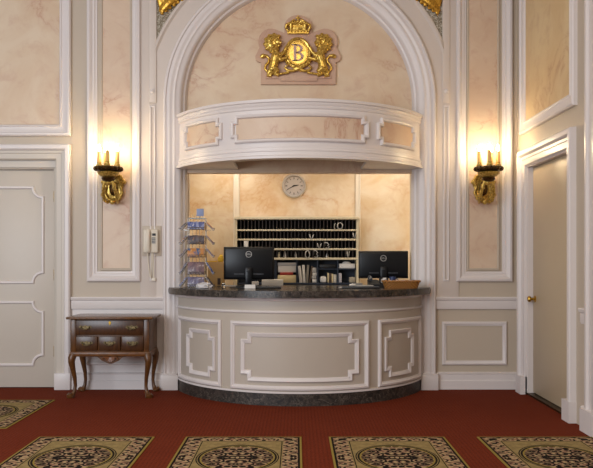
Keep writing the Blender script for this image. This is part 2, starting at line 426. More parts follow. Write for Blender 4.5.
# archivolt band
rb = RN+.165
upb = [(NC-rb, .92), (NC-rb, SPR)]+[(NC-rb*math.cos(PI*i/64), SPR+rb*math.sin(PI*i/64)) for i in range(1, 64)]+[(NC+rb, SPR), (NC+rb, .92)]
bm = NB(); sweep(bm, upb, [(.2, 0), (.2, .022), (.192, .034), (.17, .034), (.16, .022), (.15, .014), (0, .014), (0, 0)], False, lambda u, v, h: back(max(NC-1.45, min(NC+1.45, u)), v, h if abs(u-NC) <= 1.45 else min(h, .0132)))
BANDP = plain('arch_band_paint', '#d3c7bd', .45, var=.02)
trim('flat beige outer band running round the arch', [('m', bm, BANDP)], 'arch band')
for s in (-1, 1):
    x0 = NC+s*1.465; nm = 'left' if s < 0 else 'right'
    # narrow inset moulding and rosette
    bm = NB(); sweep(bm, rect(x0-.03, x0+.03, WZ(281), WZ(106)), [(0, .014), (0, .022), (.006, .028), (.014, .026), (.018, .014)], True, back)
    b = NB(); lathe(b, [(0, .0), (.02, 0), (.024, .006), (.014, .012), (.008, .018), (0, .02)], (x0, -.0255, WZ(92)), 14, RX90)
    trim('tall narrow inset moulding and rosette on the pilaster %s of the niche' % nm, [('m', bm, TRIM), ('rosette', b, TRIM)])
    # stile above
    xa, xb = sorted((NC+s*1.59, NC+s*1.425))
    bm = NB(); box(bm, xa, xb, -.0135, 0, .922, ZT, .002)
    xa2 = xb-.075 if s < 0 else xa
    b = NB(); box(b, xa2, xa2+.075, -.026, -.013, WZ(103.5), ZT, .006, 3)
    trim('upright stile with a white edge beside the %s spandrel' % nm, [('m', bm, BANDP), ('edge_moulding', b, BANDP)])
    # spandrel
    rs = RN+.362; xe = 1.43
    a0 = math.acos(xe/rs)
    pts = [(NC+s*xe, ZT)]+[(NC+s*rs*math.cos(a0+(PI/2-a0)*.62*i/16), SPR+rs*math.sin(a0+(PI/2-a0)*.62*i/16)) for i in range(17)]
    pts.append((pts[-1][0], ZT))
    bm = NB(); prism(bm, pts, back, .012, .002)
    trim('grey textured mosaic spandrel at the top %s of the arch' % nm, [('m', bm, MOSAIC)], 'spandrel')
    # gilt leaf ornament
    t = thing('gilt_ornament', 'gilded leaf ornament on the mosaic spandrel at the top %s of the arch' % nm, 'ornament', (NC+s*1.3, -.012, WZ(13)), group='gilded spandrel ornaments')
    b = NB(); q = lambda u, v, h: Vector((NC+s*u, -.012-h, v))
    z0 = WZ(13)
    for (u0, v0, u1, v1, r0) in ((1.39, z0+.0, 1.20, z0+.16, .042), (1.36, z0+.02, 1.30, z0+.22, .035), (1.38, z0+.03, 1.40, z0+.2, .025), (1.27, z0+.08, 1.10, z0+.26, .04)):
        pp = []
        for i in range(9):
            k = i/8; pp.append(q(u0+(u1-u0)*k, v0+(v1-v0)*k+.03*math.sin(k*PI), .012+.02*math.sin(k*PI)))
        tube(b, pp, [r0*(.25+math.sin(PI*min(1, .12+i/9))) for i in range(9)], 10, flat=.5)
    for i in range(7):
        k = i/6; ball(b, q(1.37-.24*k, z0-.01+.16*k, .02), .02, 10, (1, .7, 1))
    obj('leaf', remeshed(b, .006, 2), GOLDL, t)

# ------------------------------------------------------------------ wall panels
BIGP = [(0, 0), (0, .028), (.01, .04), (.022, .042), (.03, .032), (.044, .024), (.052, .014), (.06, .01), (.06, 0)]
SMP = [(0, 0), (0, .01), (.008, .016), (.018, .016), (.026, .008), (.026, 0)]
BIGW = [(0, 0), (0, .028), (.01, .04), (.03, .044), (.042, .036), (.052, .026), (.06, .022), (.075, .022), (.082, .012), (.1, .008), (.1, 0)]
def marble_panel(label, fn, x0, x1, z0, z1, mx0, mx1, mz0, mz1, mat, prof=BIGW):
    bm = NB(); sweep(bm, rect(x0, x1, z0, z1), prof, True, fn)
    b = NB(); prism(b, rect(mx0, mx1, mz0, mz1), fn, 0, .006)
    c = NB(); sweep(c, rect(mx0-.026, mx1+.026, mz0-.026, mz1+.026), SMP, True, fn)
    return trim(label, [('m', bm, TRIM), ('marble_panel', b, mat), ('bead', c, FIELD)], 'wall panel')
marble_panel('tall framed pink marble wall panel behind the left sconce', back, WX(87.5), WX(141), WZ(281.5), ZT-.1, WX(103), WX(130), WZ(268), ZT-.26, MARB2)
marble_panel('tall framed marble wall panel behind the right sconce', back, WX(456), WX(512), WZ(281.5), ZT-.1, WX(469), WX(497), WZ(268), ZT-.26, MARB2)
WIDE = [(0, 0), (0, .03), (.012, .042), (.028, .042), (.036, .028), (.06, .02), (.075, .018), (.09, .02), (.098, .028), (.108, .026), (.118, .01), (.118, 0)]
bm = NB(); sweep(bm, rect(WX(-92), WX(71.5), WZ(136.5), ZT-.1), WIDE, True, back)
b = NB(); prism(b, rect(WX(-80), WX(60.5), WZ(125.5), ZT-.2), back, 0, .008)
trim('large framed cream marble panel above the left door', [('m', bm, TRIM), ('marble_panel', b, MARB)], 'wall panel')
bm = NB(); sweep(bm, rect(.17, 1.58, 2.51, ZT-.1), WIDE, True, right)
b = NB(); prism(b, rect(.28, 1.47, 2.62, ZT-.2), right, 0, .008)
trim('framed marble panel above the right-hand door, with warm light in its colour', [('m', bm, TRIM), ('marble_panel', b, marble('warm_lit_marble', '#d3b586', '#dcc498', '#b98d68'))], 'wall panel')  # yellower copy of the cream marble, carries the warmer light on this side
# chair rail, wainscot frames, baseboards
RAIL = [(.80, 0), (.80, .02), (.815, .026), (.885, .026), (.893, .038), (.912, .044), (.922, .04), (.922, 0)]
BASE = [(0, 0), (0, .03), (.085, .03), (.095, .02), (.15, .02), (.158, .026), (.168, .016), (.172, 0)]
def run(prof, a, b, fn):
    m = NB(); A = [m.verts.new(fn(a, z, h)) for z, h in prof]; B = [m.verts.new(fn(b, z, h)) for z, h in prof]
    n = len(prof); m.faces.new(A); m.faces.new(B[::-1])
    for i in range(n): m.faces.new((A[i], A[(i+1) % n], B[(i+1) % n], B[i]))
    return m
xl0, xl1 = WX(71.8), NC-RN-.185
xr0, xr1 = NC+RN+.185, XR
trim('white chair rail behind the wooden side table', [('m', run(RAIL, xl0, xl1+.02, back), TRIM)], 'chair rail')
trim('white chair rail between the niche and the right corner', [('m', run(RAIL, xr0-.02, xr1, back), TRIM)], 'chair rail')
def base(nm, lab, a, b, fn): tag(obj('baseboard_'+nm, run(BASE, a, b, fn), TRIM), lab, 'baseboard', kind='structure')
base('left', 'white baseboard behind the wooden side table', xl0, xl1, back)
base('right', 'white baseboard between the niche and the right corner', xr0, xr1, back)
WF = [(0, 0), (0, .016), (.008, .024), (.02, .024), (.03, .014), (.042, .01), (.042, 0)]
bm = NB(); box(bm, xl0, xl1+.02, -.005, 0, .165, .803); trim('white painted wainscot behind the wooden side table', [('m', bm, TRIM)], 'wainscot')
for a, b_, lab in ((82, 155, 'behind the wooden side table'), (442, 506.5, 'right of the reception desk')):
    bm = NB(); sweep(bm, rect(WX(a), WX(b_), WZ(364.7), WZ(321.5)), WF, True, back)
    trim('rectangular wainscot moulding '+lab, [('m', bm, TRIM)], 'wainscot frame')
# right wall trims
trim('short white chair rail on the side wall beside the door', [('m', run(RAIL, 1.70, 1.83, right), TRIM)], 'chair rail')
base('side', 'short white baseboard on the side wall beside the door', 1.70, 1.83, right)
bm = NB()
PIL = [(1.80, 0), (1.80, .03), (1.83, .045), (1.86, .045), (1.88, .03), (1.95, .03), (1.97, .045), (2.0, .055), (2.25, .055), (2.27, .03), (2.34, .03), (2.36, .045), (2.42, .045), (2.44, 0)]
A = [bm.verts.new(right(u, 0, h)) for u, h in PIL]; B = [bm.verts.new(right(u, ZT, h)) for u, h in PIL]
n = len(PIL); bm.faces.new(A); bm.faces.new(B[::-1])
for i in range(n): bm.faces.new((A[i], A[(i+1) % n], B[(i+1) % n], B[i]))
b = NB(); prism(b, rect(1.79, 2.46, 0, .17), right, 0, .065)
trim('white pilaster on the side wall near the door', [('m', bm, TRIM), ('plinth', b, TRIM)], 'pilaster')

# ------------------------------------------------------------------ doors
CAS = [(0, -.005), (0, .014), (.012, .024), (.06, .024), (.066, .03), (.09, .03), (.096, .046), (.108, .056), (.14, .056), (.152, .046), (.155, 0)]
d1 = thing('door_1', 'white painted panelled door on the left of the back wall', 'door', (WX(6.5), .06, 0), kind='structure')
DX0, DX1, DZ1 = WX(-37), WX(53), WZ(169)
bm = NB(); box(bm, DX0+.004, DX1-.004, .06, .105, .008, DZ1-.004, .003); leaf = obj('leaf', bm, FIELD_DOOR, d1)
MP = [(-.014, 0), (-.014, .008), (-.006, .018), (.006, .018), (.014, .008), (.014, 0)]
DCX = (DX0+DX1)/2; hw = WX(41)-DCX
for z0, z1 in ((WZ(282.5), WZ(187)), (WZ(365.5), WZ(302.5))):
    bm = NB(); sweep(bm, scooped(DCX-hw, DCX+hw, z0, z1, .1, .012), MP, True, on(.06)); obj('panel_moulding', bm, TRIM, leaf)
for py in (196, 275, 352):
    b = NB(); zz = WZ(py); lathe(b, [(0, -.055), (.008, -.055), (.009, -.05), (.009, .05), (.008, .055), (0, .055)], (DX1-.002, .052, zz), 10); obj('hinge', b, BRASS, d1)
b = NB(); lathe(b, [(.03, 0), (.03, .006), (.012, .01), (.012, .035), (.027, .045), (.03, .06), (.02, .072), (0, .075)], (DX0+.07, .06, .96), 16, RX90); obj('handle', b, BRASS, d1)
d1p = [(D1L, 0), (D1L, D1T), (D1R, D1T), (D1R, 0)]
bm = NB(); sweep(bm, d1p, [(0, -.005), (0, .014), (.012, .024), (.06, .024), (.066, .03), (.09, .03), (.09, 0)], False, back); cas = obj('casing', bm, FIELD_DOOR, d1)
bm = NB(); sweep(bm, d1p, [(.09, 0), (.09, .03), (.096, .046), (.108, .056), (.14, .056), (.152, .046), (.155, 0)], False, back); obj('backband', bm, TRIM, cas)
bm = NB()
sweep(bm, [(DX0, 0), (DX0, DZ1), (DX1, DZ1), (DX1, 0)], [(0, -.11), (0, -.03), (.012, -.024), (.018, -.012), (.035, -.012), (.04, -.2), (0, -.2)], False, back)
box(bm, D1L-.0, D1R, .02, .2, DZ1+.03, D1T+.0); obj('jamb', bm, FIELD_DOOR, d1)
b = NB(); box(b, D1R-.0, D1R+.158, -.062, 0, 0, .165, .004); obj('plinth', b, TRIM, d1)

d2 = thing('door_2', 'plain tan door with a brass knob in the right-hand wall', 'door', (XR+.06, -(D2A+D2B)/2, 0), kind='structure')
bm = NB(); box(bm, XR+.055, XR+.095, -D2B+.016, -D2A-.016, .025, D2T-.014, .003); leaf2 = obj('leaf', bm, plain('tan_door_paint', '#c0ad90', .42, var=.02), d2)
bm = NB(); sweep(bm, [(D2A, 0), (D2A, D2T), (D2B, D2T), (D2B, 0)], CAS, False, right); obj('casing', bm, TRIM, d2)
bm = NB(); sweep(bm, [(D2A, 0), (D2A, D2T), (D2B, D2T), (D2B, 0)], [(0, -.2), (0, 0), (-.012, -.004), (-.012, -.2)], False, right); obj('jamb', bm, TRIM, d2)
KM = Matrix.Rotation(-PI/2, 3, 'Y')
b = NB(); lathe(b, [(.032, 0), (.032, .005), (.013, .01), (.012, .035), (.026, .045), (.03, .058), (.022, .07), (0, .074)], (XR+.055, -D2A-.075, WZ(299, 7.03)), 18, KM); obj('knob', b, BRASS, d2)
for u0, u1 in ((D2A-.16, D2A-.0), (D2B, D2B+.16)):
    b = NB(); prism(b, rect(u0, u1, 0, .17), right, 0, .062); obj('plinth', b, TRIM, d2)
bm = NB(); box(bm, XR, XR+.15, -D2B, -D2A, 0, .018); obj('threshold', bm, BRONZE, d2)

# ------------------------------------------------------------------ reception desk
R, YC = 1.2857, .4057
PE = math.radians(71.3)
desk = thing('reception_desk', 'curved beige panelled reception desk with a dark granite top under the canopy', 'reception desk', (NC, -.3, 0))
C0 = (NC, YC)
bm = NB()
sector(bm, [(R-.06, .11), (R, .11), (R+.012, .115), (R+.012, .13), (R, .136), (R, .815), (R+.008, .82), (R+.012, .828), (R+.008, .838), (R, .842), (R, .955), (R-.06, .955)], C0, -PE, PE, 72)
obj('body', bm, DESKP, desk)
bm = NB(); sector(bm, [(R, .925), (R+.014, .93), (R+.022, .945), (R+.022, .956), (R, .956)], C0, -PE, PE, 72); obj('cornice', bm, TRIM, desk)
bm = NB(); sector(bm, [(R, .816), (R+.01, .82), (R+.015, .829), (R+.01, .838), (R, .842)], C0, -PE, PE, 72); obj('bead', bm, TRIM, desk)
bm = NB(); sector(bm, [(R, .108), (R+.014, .112), (R+.014, .128), (R, .136)], C0, -PE, PE, 72); obj('base_moulding', bm, TRIM, desk)
bm = NB(); sector(bm, [(R-.06, 0), (R+.004, 0), (R+.004, .11), (R-.06, .11)], C0, -PE, PE, 72); obj('plinth', bm, granite('honed_granite', .5), desk)
def cyl(Rr, c): return lambda u, v, h: (c[0]+(Rr+h)*math.sin(u/Rr), c[1]-(Rr+h)*math.cos(u/Rr), v)
cm = cyl(R, C0); dg = lambda d: math.radians(d)*R
FR = [(0, 0), (0, .014), (.008, .022), (.022, .024), (.03, .014), (.04, .01), (.042, 0)]
IN = [(0, 0), (0, .014), (.006, .02), (.024, .014), (.036, .008), (.038, 0)]
for a, b_, ia, ib, nt in ((-28.8, 28.8, -24.1, 24.1, .066), (-66.8, -33.5, -56.5, -36.8, .06), (33.5, 66.8, 37, 57.5, .06)):
    bm = NB(); sweep(bm, rect(dg(a), dg(b_), .136, .745), FR, True, cm, .04); obj('panel_frame', bm, TRIM, desk)
    bm = NB(); sweep(bm, notched(dg(ia), dg(ib), .213, .645, nt, .06), IN, True, cm, .04); obj('panel_moulding', bm, TRIM, desk)
# granite top with a rolled edge
RS = 1.385
pe = math.acos((YC+.064)/RS)
poly = [(NC+RS*math.sin(-pe+2*pe*i/72), YC-RS*math.cos(-pe+2*pe*i/72)) for i in range(73)]
poly += [(NC+1.125, -.064), (NC+1.125, .43), (NC-1.125, .43), (NC-1.125, -.064)]
bm = NB(); prism(bm, poly, lambda u, v, h: (u, v, h), .957, 1.02)
es = [e for e in bm.edges if abs(e.verts[0].co.z-e.verts[1].co.z) < 1e-5]
bmesh.ops.bevel(bm, geom=es, offset=.022, segments=4, affect='EDGES', profile=.5)
obj('countertop', bm, GRAN, desk)
bk = thing('work_counter', 'dark back work counter below the key pigeonholes', 'counter', (0, .75, 0))
bm = NB(); box(bm, -1.5, 1.5, .45, 1.05, .96, 1.005, .006); obj('top', bm, plain('dark_grey_laminate', '#3b3936', .35), bk)
bm = NB(); box(bm, -1.46, 1.46, .5, 1.05, 0, .96); obj('cabinet', bm, FIELD, bk)

# ------------------------------------------------------------------ canopy
R2, YC2 = 1.3285, .5485
C2 = (NC, YC2); PE2 = math.radians(65.8)
can = thing('canopy', 'curved white canopy with marble panels hung over the reception desk', 'canopy', (NC, -.2, 2.2))
bm = NB()
sector(bm, [(R2-.09, 2.2), (R2+.03, 2.2), (R2+.03, 2.222), (R2+.02, 2.23), (R2+.012, 2.232), (R2+.012, 2.262), (R2+.018, 2.266), (R2+.018, 2.276), (R2+.006, 2.28), (R2+.006, 2.3), (R2, 2.306), (R2, 2.64), (R2+.01, 2.648), (R2+.014, 2.662), (R2+.008, 2.668), (R2+.014, 2.674), (R2+.02, 2.69), (R2+.014, 2.698), (R2+.03, 2.706), (R2+.03, 2.73), (R2-.09, 2.73)], C2, -PE2, PE2, 72)
obj('fascia', bm, TRIM, can)
cc = cyl(R2, C2); d2g = lambda d: math.radians(d)*R2
CI = [(0, 0), (0, .022), (.01, .03), (.026, .024), (.034, .008), (.034, 0)]
for a, b_ in ((-28, 28), (-57.5, -32.3), (32.3, 57.5)):
    bm = NB(); sweep(bm, notched(d2g(a), d2g(b_), 2.35, 2.605, .042, .05), CI, True, cc, .04); obj('panel_moulding', bm, TRIM, can)
    bm = NB(); u0, u1 = d2g(a)+.05, d2g(b_)-.05; k = max(2, int((u1-u0)/.03))
    for h in (0.0,):
        vs = [[[bm.verts.new(cc(u0+(u1-u0)*i/k, z, hh)) for z in (2.375, 2.58)] for hh in (-.01, .005)] for i in range(k+1)]
        for i in range(k):
            p, q = vs[i], vs[i+1]
            bm.faces.new((p[1][0], q[1][0], q[1][1], p[1][1])); bm.faces.new((p[0][0], p[0][1], q[0][1], q[0][0]))
            bm.faces.new((p[1][1], q[1][1], q[0][1], p[0][1])); bm.faces.new((p[1][0], p[0][0], q[0][0], q[1][0]))
        for p in (vs[0], vs[-1]): bm.faces.new((p[0][0], p[1][0], p[1][1], p[0][1]))
    obj('marble_panel', bm, MARB2, can)
# roof and side soffits
def arcpts(r, c, a0, a1, n): return [(c[0]+r*math.sin(a0+(a1-a0)*i/n), c[1]-r*math.cos(a0+(a1-a0)*i/n)) for i in range(n+1)]
flat = lambda u, v, h: (u, v, h)
bm = NB(); e2 = math.acos((YC2-.0)/(R2-.085)); prism(bm, arcpts(R2-.085, C2, -e2, e2, 48), flat, 2.69, 2.715); obj('roof_board', bm, TRIM, can)
for s in (-1, 1):
    xin = .62; a0 = math.asin(xin/(R2-.085)); a1 = math.acos((YC2-.03)/(R2-.085))
    pts = [(NC+s*(p[0]-NC), p[1]) for p in arcpts(R2-.085, C2, a0, a1, 20)]
    pts += [(NC+s*1.13, .03), (NC+s*1.13, .079), (NC+s*xin, .079)]
    bm = NB(); prism(bm, pts, flat, 2.202, 2.23); obj('soffit', bm, TRIM, can)

# ------------------------------------------------------------------ crest
DT = 7.5; sc = F/(7.4+YT)
def cp(px, py, h): return Vector(((px-CX)/sc, YT-.0015-h, EYE+(CY-py)/sc))
crest = thing('gilded_crest', 'gilded crest with crown, two lions and letter B on a pink plaque', 'crest', (cp(298, 85, 0).x, YT, cp(0, 85, 0).z))
def lobes():
    pts = [(261, 85), (335.5, 85), (335.5, 63)]
    pts += [(337.2+3.5*math.cos(a), 58+4.5*math.sin(a)) for a in (1.3, .5, -.3, -1.0)]
    pts += [(325+12.5*math.cos(a), 42.5+13*math.sin(a)) for a in [.45-i*.3 for i in range(9)]]
    pts += [(311.5, 34)]
    pts += [(298+13.8*math.cos(a), 28+12*math.sin(a)) for a in [.2-i*.25 for i in range(15)]]
    pts += [(284.5, 34)]
    pts += [(271+12.5*math.cos(a), 42.5+13*math.sin(a)) for a in [PI+1.95-.0-i*.3 for i in range(9)]]
    pts += [(258.8+3.5*math.cos(a), 58+4.5*math.sin(a)) for a in (PI+1.0, PI+.3, PI-.5, PI-1.3)]
    pts += [(261, 63)]
    return pts
bm = NB(); prism(bm, lobes(), cp, 0, .03); plaque = obj('plaque', bm, PLAQ, crest, angle=25)
bm = NB(); prism(bm, [(266, 77), (331, 77), (331, 79.6), (317, 79.6), (317, 82), (280, 82), (280, 79.6), (266, 79.6)], cp, .03, .045); obj('pedestal_ledge', bm, PLAQ, plaque)
# medallion: oval rim, gilt field and letter
def oval(rx, rz, n=40): return [(297.9+rx*math.cos(2*PI*i/n), 54.2-rz*math.sin(2*PI*i/n)) for i in range(n)]
bm = NB(); prism(bm, oval(11, 13), cp, .03, .05); med = obj('medallion', bm, gold('polished_gilt', '#edcd72', '#d0a548', .25, .75), crest)
bm = NB(); tube(bm, [cp(x, y, .05) for x, y in oval(11.9, 13.9)], .017, 8, True); tube(bm, [cp(x, y, .056) for x, y in oval(9.4, 11.3)], .005, 6, True); obj('rim', bm, GOLD, med)
bm = NB()
Bx, By = 292.6, 62.4
def bb(u, v, h): return cp(Bx+u*1.15, By-v*1.1, h)
def bowl(z0, z1, x1):
    zc, rz = (z0+z1)/2, (z1-z0)/2; rx = x1-3.6; o_ = [(3.0, z0)]+[(3.6+rx*math.cos(a), zc+rz*math.sin(a)) for a in [-PI/2+PI*i/14 for i in range(15)]]+[(3.0, z1)]
    i_ = [(3.0, z1-1.1)]+[(3.6+(rx-2.3)*math.cos(a), zc+(rz-1.1)*math.sin(a)) for a in [PI/2-PI*i/14 for i in range(15)]]+[(3.0, z0+1.1)]
    for k in range(len(o_)-1):
        j = len(i_)-1-k
        prism(bm, [o_[k], o_[k+1], i_[j-1], i_[j]], bb, .05, .06)
prism(bm, rect(1.0, 3.4, 0, 15), bb, .05, .06); bowl(0, 8.1, 9.6); bowl(7.3, 15, 8.9)
for v in (0, 14.2): prism(bm, rect(-.4, 4.2, v, v+.8), bb, .05, .06)
obj('letter', bm, plain('pink_letter', '#c9a596', .5), med)
# crown
bm = NB()
prism(bm, [(287.5, 35.5), (308.5, 35.5), (309.3, 31.8), (286.7, 31.8)], cp, .03, .062)
for s in (-1, 1):
    for k, (x1, y1) in enumerate(((11.5, 27.0), (6.5, 24.2))):
        P_ = [cp(298+s*x, y, .045+.015*math.sin(i*.7)) for i, (x, y) in enumerate(((10-k*3, 32), (x1+.6, 29.2), (x1, y1), (x1*.66, y1-2.2), (1.2, 25.5-k*.6)))]
        tube(bm, P_, [.014, .016, .018, .016, .012], 8)
    for k in range(5):
        ball(bm, cp(298+s*(2.2+k*2.2), 25.2+.5*(k-1.4)**2*.45, .075), .008, 8)
ball(bm, cp(298, 28, .035), .06, 14, (1.7, .4, .75)); ball(bm, cp(298, 23.2, .06), .016, 10)
crown = obj('crown', remeshed(bm, .0045, 1), GOLD, crest)
bm = NB(); prism(bm, rect(297.4, 298.6, 17.6, 22.6), cp, .052, .064); prism(bm, rect(295.6, 300.4, 19.4, 20.6), cp, .052, .064); obj('cross', bm, GOLD, crown, smooth=False)
bm = NB()
for k in range(7): ball(bm, cp(288.6+k*3.13, 33.6, .064), .008, 8, (1.2, .8, .8))
obj('jewel_band', bm, BRASS, crown)
# lions: one continuous body each
def lion(s):
    b = NB(); L = lambda x, y, h: cp(298+s*(x-298), y, .03+h)
    tube(b, [L(276.5, 54, .035), L(276, 59, .04), L(274.5, 64, .04), L(273, 70, .035)], [.042, .05, .042, .046], 10)          # trunk
    ball(b, L(273.5, 70, .03), .056, 12, (.95, .7, 1.1))                                                                  # haunch
    tube(b, [L(274, 70, .045), L(277.5, 73.5, .045), L(275.5, 76, .04), L(279, 76.6, .04)], [.042, .029, .02, .022], 8)       # hind leg near
    tube(b, [L(272, 71, .02), L(269.5, 74, .025), L(268, 76.5, .02), L(272, 76.8, .025)], [.04, .026, .02, .022], 8)
    tube(b, [L(277, 56, .045), L(281, 57.5, .05), L(284.5, 53.5, .045), L(286.8, 49, .045)], [.03, .025, .019, .02], 8)      # fore leg up
    tube(b, [L(277, 59, .04), L(281, 62, .05), L(285, 60.5, .05), L(287.5, 59.5, .045)], [.03, .024, .019, .021], 8)        # fore leg low
    ball(b, L(274.5, 44.5, .03), .062, 14, (1.15, .55, 1.15))                                                               # mane mass
    ball(b, L(278, 44.5, .055), .032, 12, (1, .9, 1.1))                                                                   # face
    tube(b, [L(279, 45, .065), L(281.8, 46, .07)], [.018, .014], 8); ball(b, L(279.5, 48.4, .055), .012, 8, (1.4, 1, .7))      # muzzle, jaw
    for e in ((276.5, 39.2), (279, 39.8)): ball(b, L(e[0], e[1], .05), .011, 8)
    for k in range(16):                                                                                                   # locks
        a = 1.0+k*.29; rr = 8.2+1.2*(k % 2); x, y = 273.8+rr*math.cos(a), 45+rr*.98*math.sin(a)
        tube(b, [L(273.8+4*math.cos(a), 45+4*math.sin(a), .05), L(x, y, .03), L(x+1.2*math.cos(a+1.1), y+1.2*math.sin(a+1.1), .015)], [.02, .017, .009], 6)
    for k in range(9):
        a = 1.3+k*.42; tube(b, [L(274.5+2.6*math.cos(a), 45+2.8*math.sin(a), .07), L(274.5+5.4*math.cos(a+.2), 45+5.6*math.sin(a+.2), .055)], [.011, .008], 6)
    T = [(271.5, 72.5), (267.5, 73), (265, 70), (265.8, 66.5), (268.5, 63.5), (269.3, 60), (266.8, 57.3), (263.5, 57), (262, 59)]
    tube(b, [L(x, y, .02) for x, y in T], [.017, .015, .013, .013, .013, .013, .015, .022, .014], 8)                          # tail
    ball(b, L(262.6, 57.6, .02), .022, 10, (1.2, .8, 1))
    return remeshed(b, .0042, 1)
for s in (1, -1): obj('lion_figure', lion(s), GOLD, crest)
b = NB()
for s in (-1, 1):
    L = lambda x, y, h: cp(298+s*x, y, .03+h)
    tube(b, [L(1, 69.5, .03), L(5, 68, .035), L(9, 66, .03), L(12, 62.5, .03), L(13.2, 58, .025)], [.02, .018, .016, .012, .006], 8)
    tube(b, [L(2, 71.5, .03), L(7, 72.5, .03), L(11, 71.5, .03), L(13.5, 69, .03), L(12, 67, .03), L(10.5, 68.5, .03)], [.016, .015, .013, .011, .009, .008], 8)
    tube(b, [L(9, 74, .025), L(13, 74.5, .025), L(17, 75.2, .025), L(20, 75.6, .02)], [.012, .012, .012, .01], 8)
    for k in range(4): ball(b, L(3.5+2.6*k, 67.5-k*.9, .045), .012, 8)
ball(b, cp(298, 70, .065), .03, 12, (1.2, .6, .9))
obj('scrollwork', remeshed(b, .0045, 1), GOLD, crest)

# ------------------------------------------------------------------ sconces
def sconce(xw, label):
    t = thing('wall_sconce', label, 'wall sconce', (xw, 0, 1.86), group='gilded candle sconces')
    Lx = lambda x, y, z: Vector((xw+x, -y, z))
    b = NB()
    pts = [(-.0, 1.855), (.05, 1.875), (.085, 1.94), (.085, 2.0), (.11, 2.06), (.07, 2.12), (.035, 2.14), (0, 2.165), (-.035, 2.14), (-.07, 2.12), (-.11, 2.06), (-.085, 2.0), (-.085, 1.94), (-.05, 1.875)]
    pts = [(x, z) for x, z in pts]
    prism(b, pts, lambda u, v, h: Lx(u, h, v), .008, .03)
    for s in (-1, 1):
        tube(b, [Lx(s*.01, .04, 1.87), Lx(s*.06, .04, 1.90), Lx(s*.088, .04, 1.96), Lx(s*.07, .05, 2.02), Lx(s*.10, .045, 2.07), Lx(s*.07, .04, 2.125), Lx(s*.02, .04, 2.14)], [.014, .016, .014, .013, .02, .014, .012], 8)
        ball(b, Lx(s*.105, .04, 2.065), .022, 10)
    ball(b, Lx(0, .04, 1.875), .03, 10, (1.1, .7, .8)); ball(b, Lx(0, .04, 2.13), .03, 10, (1, .7, 1))
    plate = obj('backplate', remeshed(b, .005, 1), GOLDD, t)
    b = NB(); ball(b, Lx(0, .05, 2.0), .07, 16, (.6, .4, 1.05)); obj('dark_boss', b, BRONZE, plate)
    b = NB()
    ap = [(.03, 1.88), (.08, 1.86), (.14, 1.875), (.19, 1.925), (.225, 1.995), (.24, 2.06)]
    for s in (-1, 1):
        tube(b, [Lx(s*(.03+.035*math.sin(k*.6)), y, z) for k, (y, z) in enumerate(ap)], [.014, .016, .017, .017, .016, .015], 10)
        tube(b, [Lx(s*.06, .16, 1.89), Lx(s*.085, .17, 1.925), Lx(s*.075, .16, 1.96), Lx(s*.055, .15, 1.95)], [.012, .012, .011, .007], 8)
        tube(b, [Lx(s*.03, .2, 1.985), Lx(s*.06, .21, 2.0), Lx(s*.065, .22, 2.03)], [.012, .012, .007], 8)
    ball(b, Lx(0, .09, 1.865), .028, 10); ball(b, Lx(0, .235, 2.04), .03, 10)
    obj('arm', remeshed(b, .005, 1), GOLDD, t)
    c = Lx(0, .24, 0)
    b = NB(); lathe(b, [(.02, 2.045), (.05, 2.055), (.066, 2.075), (.06, 2.088), (.03, 2.092), (0, 2.092)], c, 20); obj('collar', b, BRONZE, t)
    b = NB(); lathe(b, [(.03, 2.088), (.075, 2.098), (.1, 2.12), (.106, 2.135), (.1, 2.14), (.04, 2.142), (.035, 2.15), (.05, 2.158), (0, 2.158)], c, 24); obj('bowl', b, GOLDD, t)
    b = NB(); lathe(b, [(.04, 2.15), (.10, 2.15), (.125, 2.162), (.13, 2.18), (.12, 2.19), (.105, 2.182), (0, 2.18)], c, 28)
    for k in range(18): ball(b, c+Vector((.122*math.cos(k*PI/9), .122*math.sin(k*PI/9), 2.172)), .022, 8)
    obj('tray', b, BRONZE, t)
    sgn = 1 if xw < 0 else -1
    for dx, dy in ((-.088, .0), (sgn*.012, .085), (.088, .01), (sgn*-.045, -.075)):
        q = Lx(dx, .24+dy, 0)
        b = NB(); lathe(b, [(.012, 2.17), (.02, 2.185), (.03, 2.2), (.03, 2.212), (.02, 2.216), (.022, 2.235), (0, 2.235)], q, 14); cup = obj('candle_cup', b, GOLDD, t)
        b = NB(); lathe(b, [(.021, 2.23), (.02, 2.338), (.016, 2.344), (0, 2.345)], q, 14); cd = obj('candle', b, CANDLE, cup)
        b = NB(); lathe(b, [(.005, 2.342), (.012, 2.352), (.0145, 2.366), (.01, 2.388), (.003, 2.404), (0, 2.407)], q, 12); obj('bulb', b, BULB, cd)
    return t
sconce(WX(114.5), 'gilded candle sconce lit on the wall above the wall telephone, left of the niche')
sconce(WX(482.3), 'gilded candle sconce lit on the wall right of the niche, beside the plain door')

# ------------------------------------------------------------------ wall clock
cl = thing('wall_clock', 'round silver wall clock on the warm office wall under the canopy', 'clock', (WX(294, 8.7), 1.3, WZ(186, 8.7)))
cx, cz = WX(294, 8.7), WZ(186, 8.7)
b = NB(); lathe(b, [(.128, 0), (.14, .008), (.142, .022), (.132, .034), (.12, .034), (.114, .022), (.114, .006), (0, .006)], (cx, 1.3, cz), 40, RX90); obj('bezel', b, SILV, cl)
b = NB(); lathe(b, [(.114, .006), (.114, .012), (0, .012)], (cx, 1.3, cz), 40, RX90); fc = obj('face', b, plain('clock_face', '#bdb2a8', .4), cl)
for k in range(12):
    b = NB(); a = k*PI/6; u, v = math.sin(a), math.cos(a); w = .006 if k % 3 else .009
    prism(b, [(cx+u*.078-v*w/2, cz+v*.078+u*w/2), (cx+u*.102-v*w/2, cz+v*.102+u*w/2), (cx+u*.102+v*w/2, cz+v*.102-u*w/2), (cx+u*.078+v*w/2, cz+v*.078-u*w/2)], on(1.3), .0125, .0145); obj('hour_mark', b, BLACKM, fc, smooth=False)
